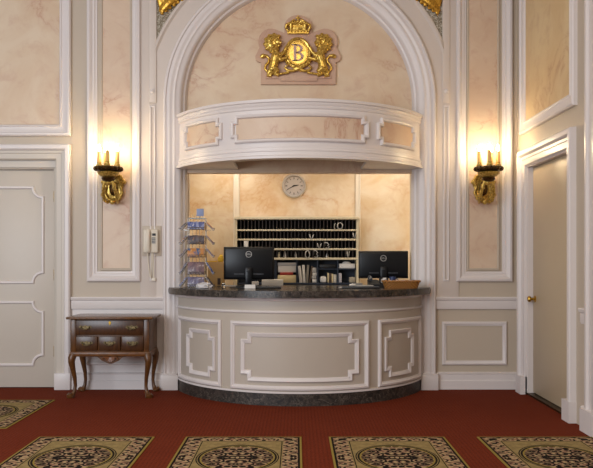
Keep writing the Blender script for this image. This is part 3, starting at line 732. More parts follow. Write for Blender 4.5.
for a, ln, w, nm in ((80, .055, .009, 'hour_hand'), (242, .088, .006, 'minute_hand')):
    b = NB(); a = math.radians(a); u, v = math.sin(a), math.cos(a)
    prism(b, [(cx-v*w-u*.015, cz+u*w-v*.015), (cx+u*ln-v*w*.4, cz+v*ln+u*w*.4), (cx+u*ln+v*w*.4, cz+v*ln-u*w*.4), (cx+v*w-u*.015, cz-u*w-v*.015)], on(1.3), .016, .019); obj(nm, b, BLACKM, cl, smooth=False)

# ------------------------------------------------------------------ key rack with pigeonholes
DK = 8.46; kx = lambda p: WX(p, DK); kz = lambda p: WZ(p, DK)
KY0, KY1 = 1.06, 1.295
rack = thing('pigeonhole_rack', 'cream and dark wood key pigeonhole rack below the clock', 'key rack', (0, 1.18, 1.005))
b = NB(); box(b, kx(235), kx(237.2), KY0-.01, KY1, 1.006, kz(217)); obj('side_panel', b, CREAMW, rack, smooth=False)
b = NB(); box(b, kx(356.3), kx(358.6), KY0-.01, KY1, 1.006, kz(217)); obj('side_panel', b, CREAMW, rack, smooth=False)
b = NB(); box(b, kx(234.5), kx(359), KY0-.03, KY1, kz(219.6), kz(216.6), .006); obj('top_board', b, CREAMW, rack)
b = NB(); box(b, kx(237.2), kx(356.3), KY1-.02, KY1, 1.006, kz(219.6)); obj('back_panel', b, plain('dark_back', '#54443a', .6), rack, smooth=False)
for py, th in ((230.2, .8), (239.6, .9), (249.2, .9), (258.8, 1.1)):
    b = NB(); box(b, kx(237.2), kx(356.3), KY0-.008, KY1-.02, kz(py+th), kz(py-th), .003); obj('shelf', b, CREAMW, rack)
nd = 33
for i in range(1, nd):
    x = kx(237.2)+(kx(356.3)-kx(237.2))*i/nd
    b = NB(); box(b, x-.0055, x+.0055, KY0+.004, KY1-.02, kz(258), kz(219.6)); obj('divider', b, DARKW, rack, smooth=False)
# lower navy cubbies
cubs = [237.2, 256.5, 276, 297, 317.6, 337.8, 356.3]
for px in cubs[1:-1]:
    b = NB(); box(b, kx(px)-.008, kx(px)+.008, KY0, KY1-.02, 1.03, kz(260)); obj('cubby_divider', b, NAVY, rack, smooth=False)
b = NB(); box(b, kx(237.2), kx(356.3), KY0-.004, KY1-.02, 1.006, 1.03, .003); obj('bottom_board', b, NAVY, rack)
b = NB(); box(b, kx(317.9), kx(356.3), KY0+.006, KY1-.02, kz(269.6), kz(268.6)); obj('cubby_shelf', b, NAVY, rack, smooth=False)
b = NB(); box(b, kx(237.2), kx(356.3), KY1-.03, KY1-.02, 1.03, kz(260)); obj('cubby_back', b, NAVY, rack, smooth=False)

# slips of paper hanging out of the pigeonholes
SLIP = plain('slip_paper', '#bab4aa', .7)
def slip(px0, py0, px1, py1, loop, label):
    b = NB(); y = KY0-.012
    a, c = (kx(px0), kz(py1)), (kx(px1), kz(py0))
    w, h = c[0]-a[0], c[1]-a[1]
    if loop == 'O': pts = [(.5+.5*math.cos(t), .5+.5*math.sin(t)) for t in [2*PI*i/18 for i in range(19)]]
    elif loop == 'I': pts = [(.6, 1), (.3, .7), (.25, .4), (.45, .0)]
    elif loop == 'V': pts = [(.0, 1), (.15, .4), (.45, .0), (.7, .35), (.8, .8), (1, 1)]
    else: pts = [(0, 1), (.5, .9), (.8, .65), (.5, .5), (.9, .3), (.5, 0), (.1, .15)]
    tube(b, [(a[0]+u*w, y-.012*math.sin(v*3), a[1]+v*h) for u, v in pts], .0048, 6, flat=.5)
    # tail that goes back into the slot
    tube(b, [(a[0]+pts[0][0]*w, y-.012*math.sin(pts[0][1]*3), a[1]+pts[0][1]*h), (a[0]+pts[0][0]*w, KY0+.06, a[1]+.4*h)], .005, 6)
    o = obj('paper_slip', b, SLIP); tag(o, label, 'paper slip', 'curled white slips in the key pigeonholes')
slip(333.5, 223.5, 336, 229, 'I', 'thin white paper slip in the top pigeonhole row, left one of the pair')
slip(337.3, 222.8, 342.5, 229, 'O', 'white paper loop in the top pigeonhole row, right one of the pair')
slip(309.5, 234.5, 314, 239, 'V', 'white paper slip at the middle of the second pigeonhole row')
slip(353, 233, 356.2, 238, 'V', 'white paper slip at the far right end of the second pigeonhole row')
slip(317.5, 243.5, 321.5, 248.5, 'V', 'white paper slip in the third pigeonhole row, left one of the pair')
slip(325, 242.5, 330, 248.5, 'S', 'white paper slip in the third pigeonhole row, right one of the pair')
slip(305.3, 250.8, 309.8, 258, 'O', 'white paper ring in the fourth pigeonhole row above the leaning white binders')
slip(314, 250, 318.5, 258, 'S', 'curly white paper slip in the fourth row above the white boxes stack')
slip(347, 251.5, 349.5, 258, 'V', 'dull paper slip near the right end of the fourth pigeonhole row')
b = NB(); box(b, kx(244), kx(248.4), KY0-.02, KY0-.005, kz(248.8), kz(241), .003); o = obj('white_tag', b, WHITEP); tag(o, 'white tag in the third pigeonhole row just above the left monitor', 'tag')
def jar(px, py0, py1, r, mat, label):
    z0, z1 = kz(py1), kz(py0); b = NB(); h = z1-z0
    lathe(b, [(r*.8, z0), (r, z0+.1*h), (r, z0+.6*h), (r*.5, z0+.78*h), (r*.5, z1), (0, z1)], (kx(px), KY0+.03, 0), 12); o = obj('small_bottle', b, mat); tag(o, label, 'bottle', 'small bottles in the fourth pigeonhole row')
z4 = 257.7
jar(279, 252, z4, .015, CREAMP, 'cream bottle in the fourth pigeonhole row nearest the left monitor')
jar(284.8, 251.2, z4, .016, WHITEP, 'white bottle second from the left monitor in the fourth pigeonhole row')
jar(295.5, 251.8, z4, .015, WHITEP, 'white bottle in the fourth pigeonhole row above the white paper box')
jar(327.3, 253.2, z4, .015, WHITEP, 'white bottle in the fourth pigeonhole row above the black tray')

# contents of the lower cubbies
def simple(name, label, cat, px0, px1, py0, py1, y0, y1, mat, bev=.004, group=None, M=None, d=DK):
    b = NB(); x0, x1, z0, z1 = WX(px0, d), WX(px1, d), WZ(py1, d), WZ(py0, d)
    box(b, x0, x1, y0, y1, z0, z1, bev)
    if M: bmesh.ops.rotate(b, verts=b.verts, cent=((x0+x1)/2, (y0+y1)/2, z0), matrix=Matrix.Rotation(M, 3, 'Y'))
    o = obj(name, b, mat); return tag(o, label, cat, group)
CB = 282.6
def zpy(z): return CY-(z-EYE)*F/DK
ZB = zpy(1.031)
simple('paper_stack', 'thick cream stack of papers at the bottom of the first open cubby', 'paper stack', 277.6, 296, 275.2, ZB, KY0+.01, KY0+.2, CREAMP, .003)
simple('paper_stack', 'flat red stack of papers lying on the cream stack', 'paper stack', 280, 293, 272.4, 275.1, KY0+.01, KY0+.18, RED, .003)
bx = thing('paper_box', 'pale grey lidded paper box above the red papers', 'box', (kx(287), KY0+.1, kz(272.3)))
b = NB(); box(b, kx(278), kx(296), KY0+.02, KY0+.2, kz(272.3), kz(266), .004); obj('tray', b, WHITEP, bx)
b = NB(); box(b, kx(277.6), kx(296.3), KY0+.015, KY0+.2, kz(266), kz(262.6), .004); obj('lid', b, plain('grey_card', '#b4b2b3', .6), bx)
for i, (p0, p1, top, tilt, m, lb) in enumerate(((299.4, 302.4, 265.8, -.10, WHITEP, 'leaning white binder nearest the grey paper box'), (302.9, 305.6, 265, -.05, WHITEP, 'second leaning white binder in the navy cubby'), (305.9, 308.2, 265, .06, plain('grey_binder', '#8d877c', .6), 'grey binder leaning against the white binders'), (308.8, 310.6, 266, .16, plain('brown_binder', '#5b4a3a', .6), 'brown binder leaning right in the navy cubby'))):
    simple('binder', lb, 'binder', p0, p1, top, ZB, KY0+.012, KY0+.2, m, .003, 'binders in the navy cubby', tilt)
for k, (t0, t1, a, b_) in enumerate(((279.2, ZB, 312.3, 316.6), (276, 279.1, 311.8, 316.4), (272.6, 275.9, 312.4, 316.9), (267.6, 272.5, 312, 316.5))):
    simple('small_box', ('bottom', 'second', 'third', 'topmost')[k]+' white box of the narrow stack beside the binders', 'box', a, b_, t0, t1, KY0+.012, KY0+.12, WHITEP if k % 2 == 0 else plain('off_white_box', '#b8b4ae', .6), .005, 'stacked white boxes')
simple('black_tray', 'black tray on the upper cubby shelf beside the white domed box', 'tray', 319.2, 336.5, 264.2, 268.5, KY0+.012, KY0+.2, BLACKM, .01)
simple('folded_towel', 'low white bundle at the bottom of the cubby below the black tray', 'bundle', 320, 326.5, 276.3, ZB, KY0+.012, KY0+.14, WHITEP, .018)
for k, (p0, p1, t, m, lb) in enumerate(((327.6, 329, 272.8, CREAMP, 'thin cream book upright beside the white bundle'), (329.3, 331.4, 273.2, plain('brown_cover', '#4d3a2c', .5), 'dark brown book upright between two pale books'), (331.7, 333.2, 274, CREAMP, 'narrow cream book right of the dark brown book'), (333.5, 336.6, 274.6, plain('pale_cover', '#c9c2b2', .5), 'thick pale book right of the narrow cream book'))):
    simple('book', lb, 'book', p0, p1, t, ZB, KY0+.012, KY0+.17, m, .003, 'books in the navy cubby')
wb = thing('tissue_box', 'white box with a domed lid on the right upper cubby shelf', 'box', (kx(347.5), KY0+.1, kz(268.5)))
b = NB(); box(b, kx(339), kx(355.2), KY0+.012, KY0+.18, kz(268.5), kz(263.6), .008); obj('body', b, WHITEP, wb)
b = NB(); ball(b, Vector((kx(347), KY0+.08, kz(263.6))), .06, 14, (.9, .9, .45)); obj('dome', b, WHITEP, wb)
simple('carton', 'white carton standing at the bottom left of the right cubby', 'carton', 338.6, 341.8, 273.2, ZB, KY0+.012, KY0+.1, plain('pale_carton', '#b7b2b6', .6), .004)
simple('kraft_box', 'low tan box at the bottom right of the right cubby', 'box', 349.5, 355.6, 277.2, ZB, KY0+.012, KY0+.13, plain('tan_box', '#a79a84', .7), .006)

# ------------------------------------------------------------------ monitors
def monitor(px0, px1, py0, py1, d, rz, label):
    x = WX((px0+px1)/2, d); y = CAMY+d; w = (px1-px0)*d/F; z0, z1 = WZ(py1, d)-1.02, WZ(py0, d)-1.02
    t = thing('computer_monitor', label, 'computer monitor', (x, y, 1.0205), rz, 'computer monitors seen from behind')
    h = z1-z0; zc = (z0+z1)/2
    def ob(n, b, m, p): return obj(n, b, m, p, local=True)
    b = NB(); box(b, -w/2, w/2, .0, .022, z0, z1, .006); bez = ob('bezel', b, BLACK, t)
    b = NB(); box(b, -w/2+.014, w/2-.014, .022, .024, z0+.018, z1-.014); ob('screen', b, plain('screen_glass', '#0a0b10', .15), bez)
    b = NB()
    box(b, -w/2+.008, w/2-.008, -.022, .004, z0+.008, z1-.008, .016, 3); sh = ob('back_shell', b, BLACK, t)
    b = NB()
    for i in range(26):
        xx = -w*.28+i*w*.56/25
        if abs(xx) > .045: box(b, xx-.003, xx+.003, -.0235, -.02, z0+.05, z0+.062)
    ob('vent', b, GREYP, sh)
    # round maker's emblem
    b = NB(); ring = [(.029*math.cos(a), -.0235-.0, z1-.075+.029*math.sin(a)) for a in [2*PI*i/28 for i in range(28)]]
    tube(b, ring, .0036, 6, True); lg = ob('emblem', b, SILV, sh)
    b = NB(); text_mesh(b, 'DELL', .024, lambda u, v, h: (u, -.0232-h, z1-.075+v), .0012); ob('lettering', b, SILV, lg)
    b = NB(); box(b, -.032, .032, -.06, -.034, .01, z0+.12, .006); ob('neck', b, BLACK, t)
    b = NB(); box(b, -.018, .018, -.064, -.058, z0+.075, z0+.105, .004); ob('cable_hole', b, BLACKM, t)
    b = NB(); prism(b, [(-.12, -.1), (.12, -.1), (.13, -.06), (.12, .09), (-.12, .09), (-.13, -.06)], flat, 0, .012); ob('base', b, BLACK, t)
    return t
monitor(223.6, 274.2, 246.9, 279.6, 7.45, 0, 'black computer monitor seen from behind, beside the brochure rack')
monitor(358.6, 408, 251, 278.4, 7.58, math.radians(-3), 'black computer monitor seen from behind, behind the wicker basket')

# ------------------------------------------------------------------ brochure rack
DB = 7.2; YB = CAMY+DB
bxp = lambda p: WX(p, DB); bzp = lambda p: WZ(p, DB)
xb0, xb1 = bxp(187.5), bxp(205)
br = thing('brochure_rack', 'silver wire brochure rack with five tiers on the left end of the granite top', 'brochure rack', ((xb0+xb1)/2, YB, 1.0205))
WIRE = plain('chrome_wire', '#a8a49e', .25, .8)
zt = [(222, 229.6), (235.5, 244), (248.5, 257), (262, 274), (277, 286.6)]
b = NB()
for x in (xb0, xb1):
    for y in (YB+.03, YB+.12): tube(b, [(x, y, 1.024), (x, y, bzp(218))], .0035, 6)
for k in range(1, 5):
    x = xb0+(xb1-xb0)*k/5; tube(b, [(x, YB+.12, 1.024), (x, YB+.12, bzp(214))], .0022, 6)
for z in (1.024, bzp(218)):
    tube(b, [(xb0, YB+.03, z), (xb1, YB+.03, z), (xb1, YB+.12, z), (xb0, YB+.12, z)], .0035, 6, True)
obj('frame', b, WIRE, br)
CV = [cover('blue_cover', '#3b4a86', '#8b92b8', '#c8c6d2'), cover('dark_cover', '#3a2f38', '#57505c', '#8d6f54'), cover('sunset_cover', '#b9772e', '#25507f', '#e0b070', 9), cover('plum_cover', '#5e4650', '#7d5f63', '#a08f90'), cover('violet_cover', '#574d68', '#6e6a88', '#a9a0b0')]
GRP = 'brochures in the wire rack'
names = ('blue', 'dark grey', 'orange and blue landscape', 'plum and brown', 'violet grey')
places = ('top tier', 'second tier from the top', 'middle tier', 'fourth tier from the top', 'bottom tier')
for k, (p0, p1) in enumerate(zt):
    z1, z0 = bzp(p0), bzp(p1)
    b = NB(); yo = YB-.02
    tube(b, [(xb0, YB+.03, z0+.012), (xb0, yo-.028, z0-.002), (xb1, yo-.028, z0-.002), (xb1, YB+.03, z0+.012)], .003, 6)
    tube(b, [(xb0, YB+.03, z0+.035), (xb0, yo-.03, z0+.02), (xb1, yo-.03, z0+.02), (xb1, YB+.03, z0+.035)], .003, 6)
    for q in range(1, 6):
        x = xb0+(xb1-xb0)*q/6; tube(b, [(x, yo-.029, z0+.02), (x, yo-.028, z0-.002), (x, YB+.03, z0+.0)], .0022, 6)
    for s, xs in ((-1, xb0), (1, xb1)):
        xo = xs+s*.075
        for yy in (YB+.0, YB+.1):
            tube(b, [(xs, yy, z1), (xo, yy, z0-.004), (xs, yy, z0-.004)], .0028, 6)
            tube(b, [(xo, yy, z0-.004), (xo+s*.01, yy, z0+.016)], .0028, 6)
        tube(b, [(xo, YB, z0-.004), (xo, YB+.1, z0-.004)], .0028, 6); tube(b, [(xo+s*.01, YB, z0+.016), (xo+s*.01, YB+.1, z0+.016)], .0028, 6)
    obj('pocket', b, WIRE, br)
    h = z1-z0
    b = NB(); box(b, xb0+.004, xb1-.004, yo-.016, yo+.004, z0+.002, z0+h, .001)
    bmesh.ops.rotate(b, verts=b.verts, cent=(0, yo, z0), matrix=Matrix.Rotation(-.22, 3, 'X'))
    cen = Vector(((xb0+xb1)/2, yo, z0)); bmesh.ops.translate(b, verts=b.verts, vec=-cen)
    o = obj('brochure', b, CV[k]); o.location = cen; tag(o, '%s brochures in the front pocket of the rack, %s' % (names[k], places[k]), 'brochures', GRP)
    for s, xs, sd in ((-1, xb0, 'left'), (1, xb1, 'right')):
        a = math.atan2(.075, h); ln = math.hypot(.075, h)-.012
        b = NB(); box(b, .002, .01, -.048, .048, 0.0, ln, .001)
        M = Matrix.Rotation(-s*a, 4, 'Y')
        if s < 0: M = M @ Matrix.Scale(1, 4)
        bmesh.ops.transform(b, matrix=M @ (Matrix.Identity(4) if s > 0 else Matrix.Rotation(PI, 4, 'Z')), verts=b.verts)
        o = obj('brochure', b, CV[(k+1+(s > 0)) % 5]); o.location = (xs+s*.075, YB+.05, z0+.002)
        tag(o, 'brochures sloping out of the %s side pocket of the rack, %s' % (sd, places[k]), 'brochures', GRP)
b = NB(); tube(b, [(bxp(198.5), YB+.12, bzp(219)), (bxp(198.5), YB+.12, bzp(214))], .003, 6); obj('sign_post', b, WIRE, br)
b = NB(); box(b, bxp(195), bxp(202.3), YB+.113, YB+.12, bzp(215.4), bzp(208), .002); obj('sign', b, plain('pale_blue_card', '#8f9cc0', .5), br)

# ------------------------------------------------------------------ things on the desk tops
def onpx(py, z=1.0205): return F*(EYE-z)/(py-CY)           # distance of a point of height z seen at row py
zt_ = 1.0205; zb_ = 1.0055
kb = thing('cardboard_box', 'brown cardboard box between the brochure rack and the left monitor', 'box', (WX(216, 7.95), .55, zb_))
b = NB(); box(b, WX(208.5, 7.95), WX(223.5, 7.95), .5, .68, zb_, WZ(262, 7.95), .003); bd = obj('carton_body', b, KRAFT, kb)
b = NB(); box(b, WX(218, 7.95), WX(221, 7.95), .497, .5, zb_+.02, zb_+.09); obj('dark_label', b, plain('dark_print', '#3a2412', .6), bd, smooth=False)
ztop = WZ(262, 7.95)+.0005
b = NB(); box(b, WX(206, 7.95), WX(217.2, 7.95), .51, .55, ztop, ztop+.012, .002); o = obj('ruler', b, YEL); tag(o, 'yellow ruler lying on the cardboard box', 'ruler')
b = NB(); box(b, WX(218, 7.95), WX(223.3, 7.95), .515, .575, ztop, ztop+.055, .012); ball(b, Vector((WX(221.2, 7.95), .545, ztop+.06)), .02, 10); o = obj('note_block', b, YEL); tag(o, 'rounded yellow note holder on the cardboard box', 'note holder')
def zpy2(z, d=8.2): return CY-(z-EYE)*F/d
def sheet(name, label, cat, px, py, w, l, th, rz, mat, z=None, group=None):
    z = zt_ if z is None else z
    d = onpx(py, z); b = NB(); box(b, -w/2, w/2, -l/2, l/2, 0, th, min(.002, th*.3))
    o = obj(name, b, mat); o.location = (WX(px, d), CAMY+d, z); o.rotation_euler = (0, 0, rz); return tag(o, label, cat, group)
# keyboard in front of the left monitor
def keyboard(px, py, rz, label):
    d = onpx(py, zt_); t = thing('keyboard', label, 'keyboard', (WX(px, d), CAMY+d, zt_), rz)
    b = NB(); box(b, -.18, .18, -.06, .06, 0, .014, .004); obj('case', b, BLACKM, t, local=True)
    b = NB()
    for r_ in range(4):
        for c_ in range(14): box(b, -.17+c_*.0243, -.17+c_*.0243+.02, -.05+r_*.025, -.05+r_*.025+.02, .014, .019)
    o = obj('keys', b, GREYP, t, local=True, smooth=False)
keyboard(262, 288.4, .05, 'black keyboard lying in front of the left monitor')
b = NB(); d = 6.92; box(b, -.05, .05, -.004, .004, 0, .038, .0015); bmesh.ops.rotate(b, verts=b.verts, cent=(0, 0, 0), matrix=Matrix.Rotation(-.3, 3, 'X'))
o = obj('name_card', b, WHITEP); o.location = (WX(250, d), CAMY+d, zt_+.0015); tag(o, 'small white card propped in front of the left monitor', 'card')
sheet('paper', 'white sheet lying flat on the granite in front of the propped card', 'paper', 250, 290.2, .1, .035, .002, 0, WHITEP)
simple('document_stack', 'white stack of documents on the back counter right of the left monitor', 'documents', 262, 283, 279.6, zpy2(zb_), .74, .95, WHITEP, .003, d=8.2)
simple('notepad', 'small white notepad block on the back counter below the left monitor', 'notepad', 252, 258.5, 281.6, zpy2(zb_), .72, .8, WHITEP, .003, d=8.15)
d = 7.1; b = NB(); lathe(b, [(.02, 0), (.022, .003), (.022, .03), (.014, .04), (.01, .045), (.01, .052), (0, .052)], (0, 0, 0), 14)
o = obj('ink_bottle', b, GLASS); o.location = (WX(223.5, d), CAMY+d, zt_); tag(o, 'clear little bottle on the granite left of the monitor', 'bottle')
def pen(px, py, rz, mat, label):
    d = onpx(py); b = NB(); tube(b, [(-.07, 0, .005), (-.06, 0, .005), (.055, 0, .005), (.07, 0, .005)], [.002, .0048, .0048, .001], 8)
    o = obj('pen', b, mat); o.location = (WX(px, d), CAMY+d, zt_); o.rotation_euler = (0, 0, rz); tag(o, label, 'pen', 'pens on the granite top')
pen(232, 286.3, .3, WHITEP, 'white pen lying left of the black keyboard'); pen(237, 288, -.2, BLACKM, 'black pen lying in front of the left monitor stand')
# crinkled clear wrap at the foot of the brochure rack
b = NB(); bmesh.ops.create_icosphere(b, subdivisions=3, radius=1)
for v in b.verts:
    n_ = random.uniform(.75, 1.1); v.co = Vector((v.co.x*.085*n_, v.co.y*.05*n_, max(0, v.co.z*.04*n_+.02)))
o = obj('plastic_wrap', b, plain('pale_plastic', '#c9c4c4', .25)); o.location = (WX(204, 6.98), -.42, zt_); tag(o, 'crumpled pale plastic bag at the foot of the brochure rack', 'plastic bag')
# right-hand clutter
sheet('paper', 'white sheet at the middle right of the granite top', 'paper', 345, 287.3, .12, .06, .003, .2, WHITEP)
b = NB(); bmesh.ops.create_icosphere(b, subdivisions=2, radius=1)
for v in b.verts:
    n_ = random.uniform(.7, 1.1); v.co = Vector((v.co.x*.035*n_, v.co.y*.028*n_, max(0, v.co.z*.016*n_+.01)))
d = onpx(286.2); o = obj('crumpled_paper', b, WHITEP, smooth=False); o.location = (WX(352.5, d), CAMY+d, zt_); tag(o, 'crumpled white paper left of the right-hand keyboard', 'paper')
keyboard(361, 288.3, -.08, 'black keyboard under loose papers left of the wicker basket')
d = onpx(287.0)
sheet('paper', 'loose white papers lying across the right-hand keyboard', 'papers', 364, 286.1, .17, .07, .01, .25, plain('grey_paper', '#b5b1a8', .7), zt_+.02)
sheet('paper_stack', 'stack of white papers left of the right-hand monitor base', 'papers', 357, 285.0, .12, .1, .02, -.1, plain('dull_paper', '#8e8b86', .7))
# desk phone
d = 7.33; ph = thing('desk_telephone', 'dark grey desk telephone in front of the right-hand monitor', 'telephone', (WX(373.5, d), CAMY+d, zt_))
b = NB(); prism(b, [(-.07, 0), (.07, 0), (.07, .075), (-.07, .03)], lambda u, v, h: (h, u, v), -.055, .055); obj('base', b, BLACKM, ph, local=True, smooth=False)
b = NB(); tube(b, [(-.035, -.085, .075), (-.035, -.06, .1), (-.035, .03, .105), (-.035, .055, .09)], [.02, .014, .014, .02], 10); obj('handset', b, GREYP, ph, local=True)
d = 7.28; ch = thing('card_holder', 'black card holder with pale cards behind the wicker basket', 'card holder', (WX(384, d), CAMY+d, zt_))
b = NB(); prism(b, [(-.03, 0), (.04, 0), (.04, .095), (.03, .095), (-.03, .03)], lambda u, v, h: (h, u, v), -.045, .045); obj('holder', b, BLACKM, ch, local=True, smooth=False)
for q in range(3):
    b = NB(); box(b, -.03+.012*q, .0+.012*q, -.012+.012*q, -.009+.012*q, .03, .078+.008*q); obj('card', b, WHITEP, ch, local=True, smooth=False)
d = 7.3; mg = thing('mug', 'dark blue mug behind the wicker basket', 'mug', (WX(392.6, d), CAMY+d, zt_))
b = NB(); lathe(b, [(.028, 0), (.032, .005), (.033, .105), (.029, .105), (.028, .012), (0, .012)], seg=20); obj('cup', b, BLUE, mg, local=True)
b = NB(); tube(b, [(.031, 0, .085), (.052, 0, .08), (.055, 0, .05), (.033, 0, .03)], .005, 8); obj('handle', b, BLUE, mg, local=True)
# wicker basket
d = 7.07; xb_, yb_ = WX(401, d), CAMY+d
bs = thing('wicker_basket', 'shallow brown wicker basket on the right end of the granite top', 'basket', (xb_, yb_, zt_))
def osect(bm, prof, kx_, ky_, seg=44):
    rings = [[bm.verts.new((kx_(r)*math.copysign(abs(math.cos(a))**.6, math.cos(a)), ky_(r)*math.copysign(abs(math.sin(a))**.6, math.sin(a)), z)) for a in [2*PI*i/seg for i in range(seg)]] for r, z in prof]
    for p, q in zip(rings, rings[1:]):
        for k in range(seg): bm.faces.new((p[k], p[(k+1) % seg], q[(k+1) % seg], q[k]))
    bm.faces.new(rings[0][::-1]); bm.faces.new(rings[-1])
b = NB(); osect(b, [(0, 0), (.018, .05), (.024, .066), (.016, .066), (.01, .05), (-.006, .01)], lambda r: .155+r, lambda r: .075+r); obj('bowl', b, WICK, bs, local=True)
b = NB()
for ph_ in (0, PI):
    tube(b, [((.18)*math.copysign(abs(math.cos(a))**.6, math.cos(a)), (.1)*math.copysign(abs(math.sin(a))**.6, math.sin(a)), .067+.005*math.sin(a*22+ph_)) for a in [2*PI*i/120 for i in range(120)]], .006, 6, True)
obj('braided_rim', b, WICK, bs, local=True)
SW = [plain('white_wrapper', '#d8cfc8', .4), plain('pink_wrapper', '#c9a097', .4), plain('lilac_wrapper', '#a9a0b4', .4)]
nm = 0
for r_ in range(2):
    for c_ in range(9):
        m = SW[(c_*2+r_) % 3]; x, y = -.125+c_*.031, -.03+r_*.055
        b = NB(); ball(b, (0, 0, .014), .014, 10, (1.15, 1, .95))
        for s in (-1, 1): tube(b, [(s*.012, 0, .014), (s*.019, 0, .014), (s*.028, 0, .016)], [.004, .004, .011], 8, flat=.5)
        o = obj('wrapped_sweet', b, m); o.location = (xb_+x, yb_+y, zt_+.046+(.004 if c_ % 2 else 0)); o.rotation_euler = (0, 0, random.uniform(0, PI))
        tag(o, '%s wrapped sweet in the wicker basket' % ('white', 'pink', 'lilac')[(c_*2+r_) % 3], 'sweet', ('white', 'pink', 'lilac')[(c_*2+r_) % 3]+' wrapped sweets in the basket')
b = NB(); osect(b, [(0, .012), (.004, .045)], lambda r: .14+r, lambda r: .062+r); o = obj('liner', b, SW[0], bs, local=True)

# ------------------------------------------------------------------ wall telephone
tx = WX(152); ty = -.018
tp = thing('wall_telephone', 'ivory wall telephone with hanging cord left of the niche', 'telephone', (tx, ty, WZ(256)))
b = NB(); box(b, WX(142.6), WX(161.6), ty-.008, ty+.003, WZ(256), WZ(226), .003); obj('mounting_plate', b, FIELD, tp)
b = NB(); box(b, WX(144.6), WX(159.2), ty-.05, ty-.006, WZ(253), WZ(229.5), .014, 3); body = obj('body', b, IVORY, tp)
b = NB(); tube(b, [(WX(149.6), ty-.05, WZ(231)), (WX(149.6), ty-.068, WZ(233.5)), (WX(149.6), ty-.068, WZ(246.5)), (WX(149.6), ty-.05, WZ(250.5))], [.026, .024, .024, .028], 10); obj('handset', b, IVORY, tp)
b = NB()
for r_ in range(4):
    for c_ in range(3): box(b, WX(153.2)+c_*.013, WX(153.2)+c_*.013+.009, ty-.055, ty-.05, WZ(243.5)+r_*.016, WZ(243.5)+r_*.016+.011)
obj('keypad', b, GREYP, body, smooth=False)
b = NB(); box(b, WX(153.6), WX(157), ty-.054, ty-.049, WZ(236), WZ(233.6), .001); obj('display', b, BLACKM, body)
def cpt(px, py, h): return (WX(px), ty-h, WZ(py))
b = NB(); tube(b, [cpt(148.6, 251, .055), cpt(148.9, 258, .03), cpt(149.6, 268, .02), cpt(150.6, 276.5, .02), cpt(151.6, 277.5, .02), cpt(152, 270, .02), cpt(152.4, 260, .022), cpt(152.6, 252, .03)], .0065, 8); obj('cord', b, IVORY, tp)
b = NB(); tube(b, [cpt(153.6, 252, .02), cpt(153.8, 262, .012), cpt(154, 272, .012), cpt(154.2, 279, .01)], .01, 8); box(b, WX(152.2), WX(156.2), ty-.02, ty+.004, WZ(281), WZ(278), .003); obj('wall_cord', b, IVORY, tp)

# ------------------------------------------------------------------ side table (lowboy)
DF = 6.93; fy = CAMY+DF
lx0, lx1 = WX(70.5, DF), WX(149, DF); ly0, ly1 = fy, -.07
zb, ztp = .43, .735
lt = thing('side_table', 'small dark wood chest of drawers on curved legs under the wall telephone', 'side table', ((lx0+lx1)/2, (ly0+ly1)/2, 0))
b = NB(); box(b, lx0, lx1, ly0+.012, ly1, .40, ztp, .004); body = obj('case', b, MAHOG, lt)
b = NB(); box(b, lx0-.035, lx1+.04, ly0-.035, ly1+.012, ztp, ztp+.024, .009, 3); obj('top', b, MAHOGT, lt)
for x in (lx0, lx1-.05):
    b = NB(); box(b, x, x+.05, ly0, ly0+.03, .42, ztp, .004); obj('stile', b, MAHOG, lt)
b = NB(); box(b, lx0-.008, lx1+.008, ly0-.012, ly1, .385, .432, .012, 3); obj('waist_moulding', b, wood('waist_mahogany', '#553314', '#774a22'), lt)
fxp = lambda p: WX(p, DF)
def pull(px, pz, par, w=.062):
    x = fxp(px)
    b = NB(); prism(b, [(x-w, pz), (x-w*.72, pz+.016), (x-w*.3, pz+.01), (x, pz+.02), (x+w*.3, pz+.01), (x+w*.72, pz+.016), (x+w, pz), (x+w*.6, pz-.012), (x+w*.2, pz-.01), (x, pz-.02), (x-w*.2, pz-.01), (x-w*.6, pz-.012)], on(ly0-.006), 0, .004)
    for s in (-1, 1): ball(b, Vector((x+s*w*.62, ly0-.014, pz+.004)), .006, 8)
    tube(b, [(x-w*.62, ly0-.018, pz+.004), (x-w*.55, ly0-.026, pz-.012), (x-w*.2, ly0-.03, pz-.02), (x+w*.2, ly0-.03, pz-.02), (x+w*.55, ly0-.026, pz-.012), (x+w*.62, ly0-.018, pz+.004)], .0038, 8)
    obj('handle', b, BRASS_OLD, par)
BRASS_OLD = gold('old_brass', '#786848', '#3c3020', .4)
def drawer(p0, p1, z0, z1, handles):
    b = NB(); box(b, fxp(p0), fxp(p1), ly0-.006, ly0+.03, z0, z1, .006, 2); d_ = obj('drawer', b, MAHOG2, lt)
    for p in handles: pull(p, (z0+z1)/2+.004, d_)
    return d_
dr = drawer(76, 143.5, .588, .725, (85.5, 132))
b = NB(); x = fxp(110); prism(b, [(x-.012, .7), (x-.008, .715), (x, .72), (x+.008, .715), (x+.012, .7), (x+.004, .685), (x, .676), (x-.004, .685)], on(ly0-.006), 0, .004); obj('escutcheon', b, BRASS, dr)
for p0, p1 in ((76, 97.4), (98.8, 120.4), (121.8, 143.5)): drawer(p0, p1, .442, .576, ((p0+p1)/2,))
b = NB(); xa, xc = lx0+.03, lx1-.03; mx = fxp(110)
ap = [(xa, .418), (xa, .385), (mx-.16, .385), (mx-.12, .38), (mx-.1, .365), (mx-.08, .345), (mx-.045, .33), (mx-.02, .318), (mx, .314), (mx+.02, .318), (mx+.045, .33), (mx+.08, .345), (mx+.1, .365), (mx+.12, .38), (mx+.16, .385), (xc, .385), (xc, .418)]
prism(b, ap, on(ly0+.012), 0, -.022); apr = obj('apron', b, MAHOG, lt, smooth=False)
b = NB()
